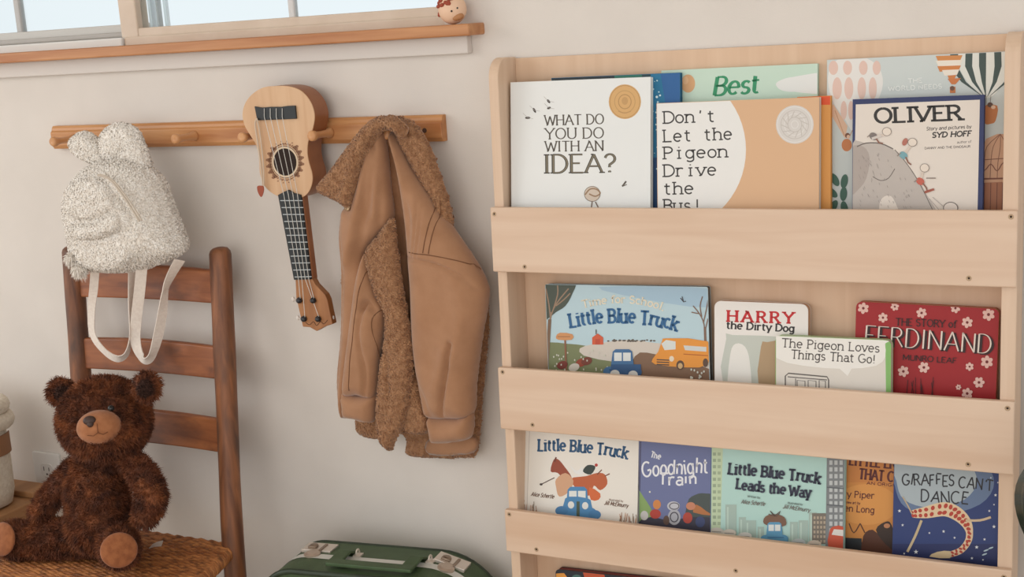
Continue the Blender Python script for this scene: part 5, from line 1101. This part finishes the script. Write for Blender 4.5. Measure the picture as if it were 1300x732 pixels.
def leaf(base, mid, tip, width, side):
    b, m, t_ = Vector(base), Vector(mid), Vector(tip); n = 18; vs = []
    for i in range(n + 1):
        s_ = i / n; c_ = b * (1 - s_) ** 2 + m * 2 * s_ * (1 - s_) + t_ * s_ * s_; d = ((m - b) * 2 * (1 - s_) + (t_ - m) * 2 * s_).normalized(); sd = Vector(side); sd = (sd - d * sd.dot(d)).normalized(); nr = sd.cross(d).normalized()
        if nr.y > 0: nr = -nr
        w = width * (math.sin(math.pi * min(1, max(0.0, s_ * .97 + .015))) ** 0.62)
        for k in range(-4, 5): q = k / 4; vs.append(tuple(c_ + sd * w * q - nr * (0.030 * q * q * w / width)))
    g = G(); g.add(vs, [(i * 9 + k, i * 9 + k + 1, i * 9 + k + 10, i * 9 + k + 9) for i in range(n) for k in range(8)])
    o = g.build('leaf', LEAF, plant, smooth=True); s = o.modifiers.new('s', 'SOLIDIFY'); s.thickness = 0.0012
    g = G(); g.tube([(1.0, -0.24, base[2] + 0.03), tuple((Vector((1.0, -0.24, base[2] + 0.04)) + b) / 2), base], 0.0025, 6); g.build('leaf_stalk', paint((86, 96, 62), 0.6), plant, smooth=True)
leaf((0.890, -0.225, 0.668), (0.876, -0.310, 0.640), (0.890, -0.300, 0.478), 0.090, (1, 0.15, 0))
leaf((1.09, -0.27, 0.70), (1.16, -0.32, 0.72), (1.20, -0.36, 0.62), 0.05, (0.6, 0.6, 0)); leaf((1.03, -0.16, 0.82), (1.05, -0.12, 0.92), (1.08, -0.10, 0.97), 0.045, (1, 0, 0)); leaf((1.06, -0.30, 0.48), (1.12, -0.36, 0.50), (1.16, -0.42, 0.42), 0.05, (0.7, 0.5, 0))

# ------------------------------------------------------------------ figurine on the sill
fg = thing('figurine', 'small round-faced figurine with knobbly red hair on the window sill end', 'figurine', (-0.083, -0.028, 1.1985))
c0 = at(574, 7, -0.030); c0 = Vector((c0[0], -0.030, 1.1985 + 0.0235)); FRm = facing(c0, -4, 0)
g = G(); g.ball(c0, (0.0225, 0.0215, 0.0235), nu=28, nv=18); g.build('head', paint((228, 190, 160), 0.55), fg, smooth=True)
g = G()
for i in range(150):
    u, v = random.uniform(-1, 1), random.uniform(-1, 1); th, ph = random.uniform(0, 2 * math.pi), random.uniform(0, math.pi)
    d = Vector((math.sin(ph) * math.cos(th), math.sin(ph) * math.sin(th), math.cos(ph)))
    if d.z + d.x * -0.75 + d.y * 0.3 > 0.16: g.ball(c0 + FRm @ Vector((d.x * 0.0225, d.y * 0.0215, d.z * 0.0235)), 0.0031, nu=8, nv=6)
g.build('hair', paint((156, 66, 42), 0.6), fg, smooth=True)
for dx, dz in ((0.000, -0.003), (0.009, 0.001)):
    g = G(); g.ball(c0 + FRm @ Vector((dx, -math.sqrt(max(0, 0.0212 ** 2 - dx * dx - dz * dz)), dz)), 0.0017, nu=10, nv=8); g.build('eye', paint((40, 34, 32), 0.4), fg, smooth=True)
g = G(); g.ball(c0 + FRm @ Vector((0.009, -0.0150, -0.0125)), (0.0095, 0.0055, 0.0055), rot=FRm @ Matrix.Rotation(R_(-14), 3, 'Y')); g.build('beard', paint((176, 122, 78), 0.6), fg, smooth=True)
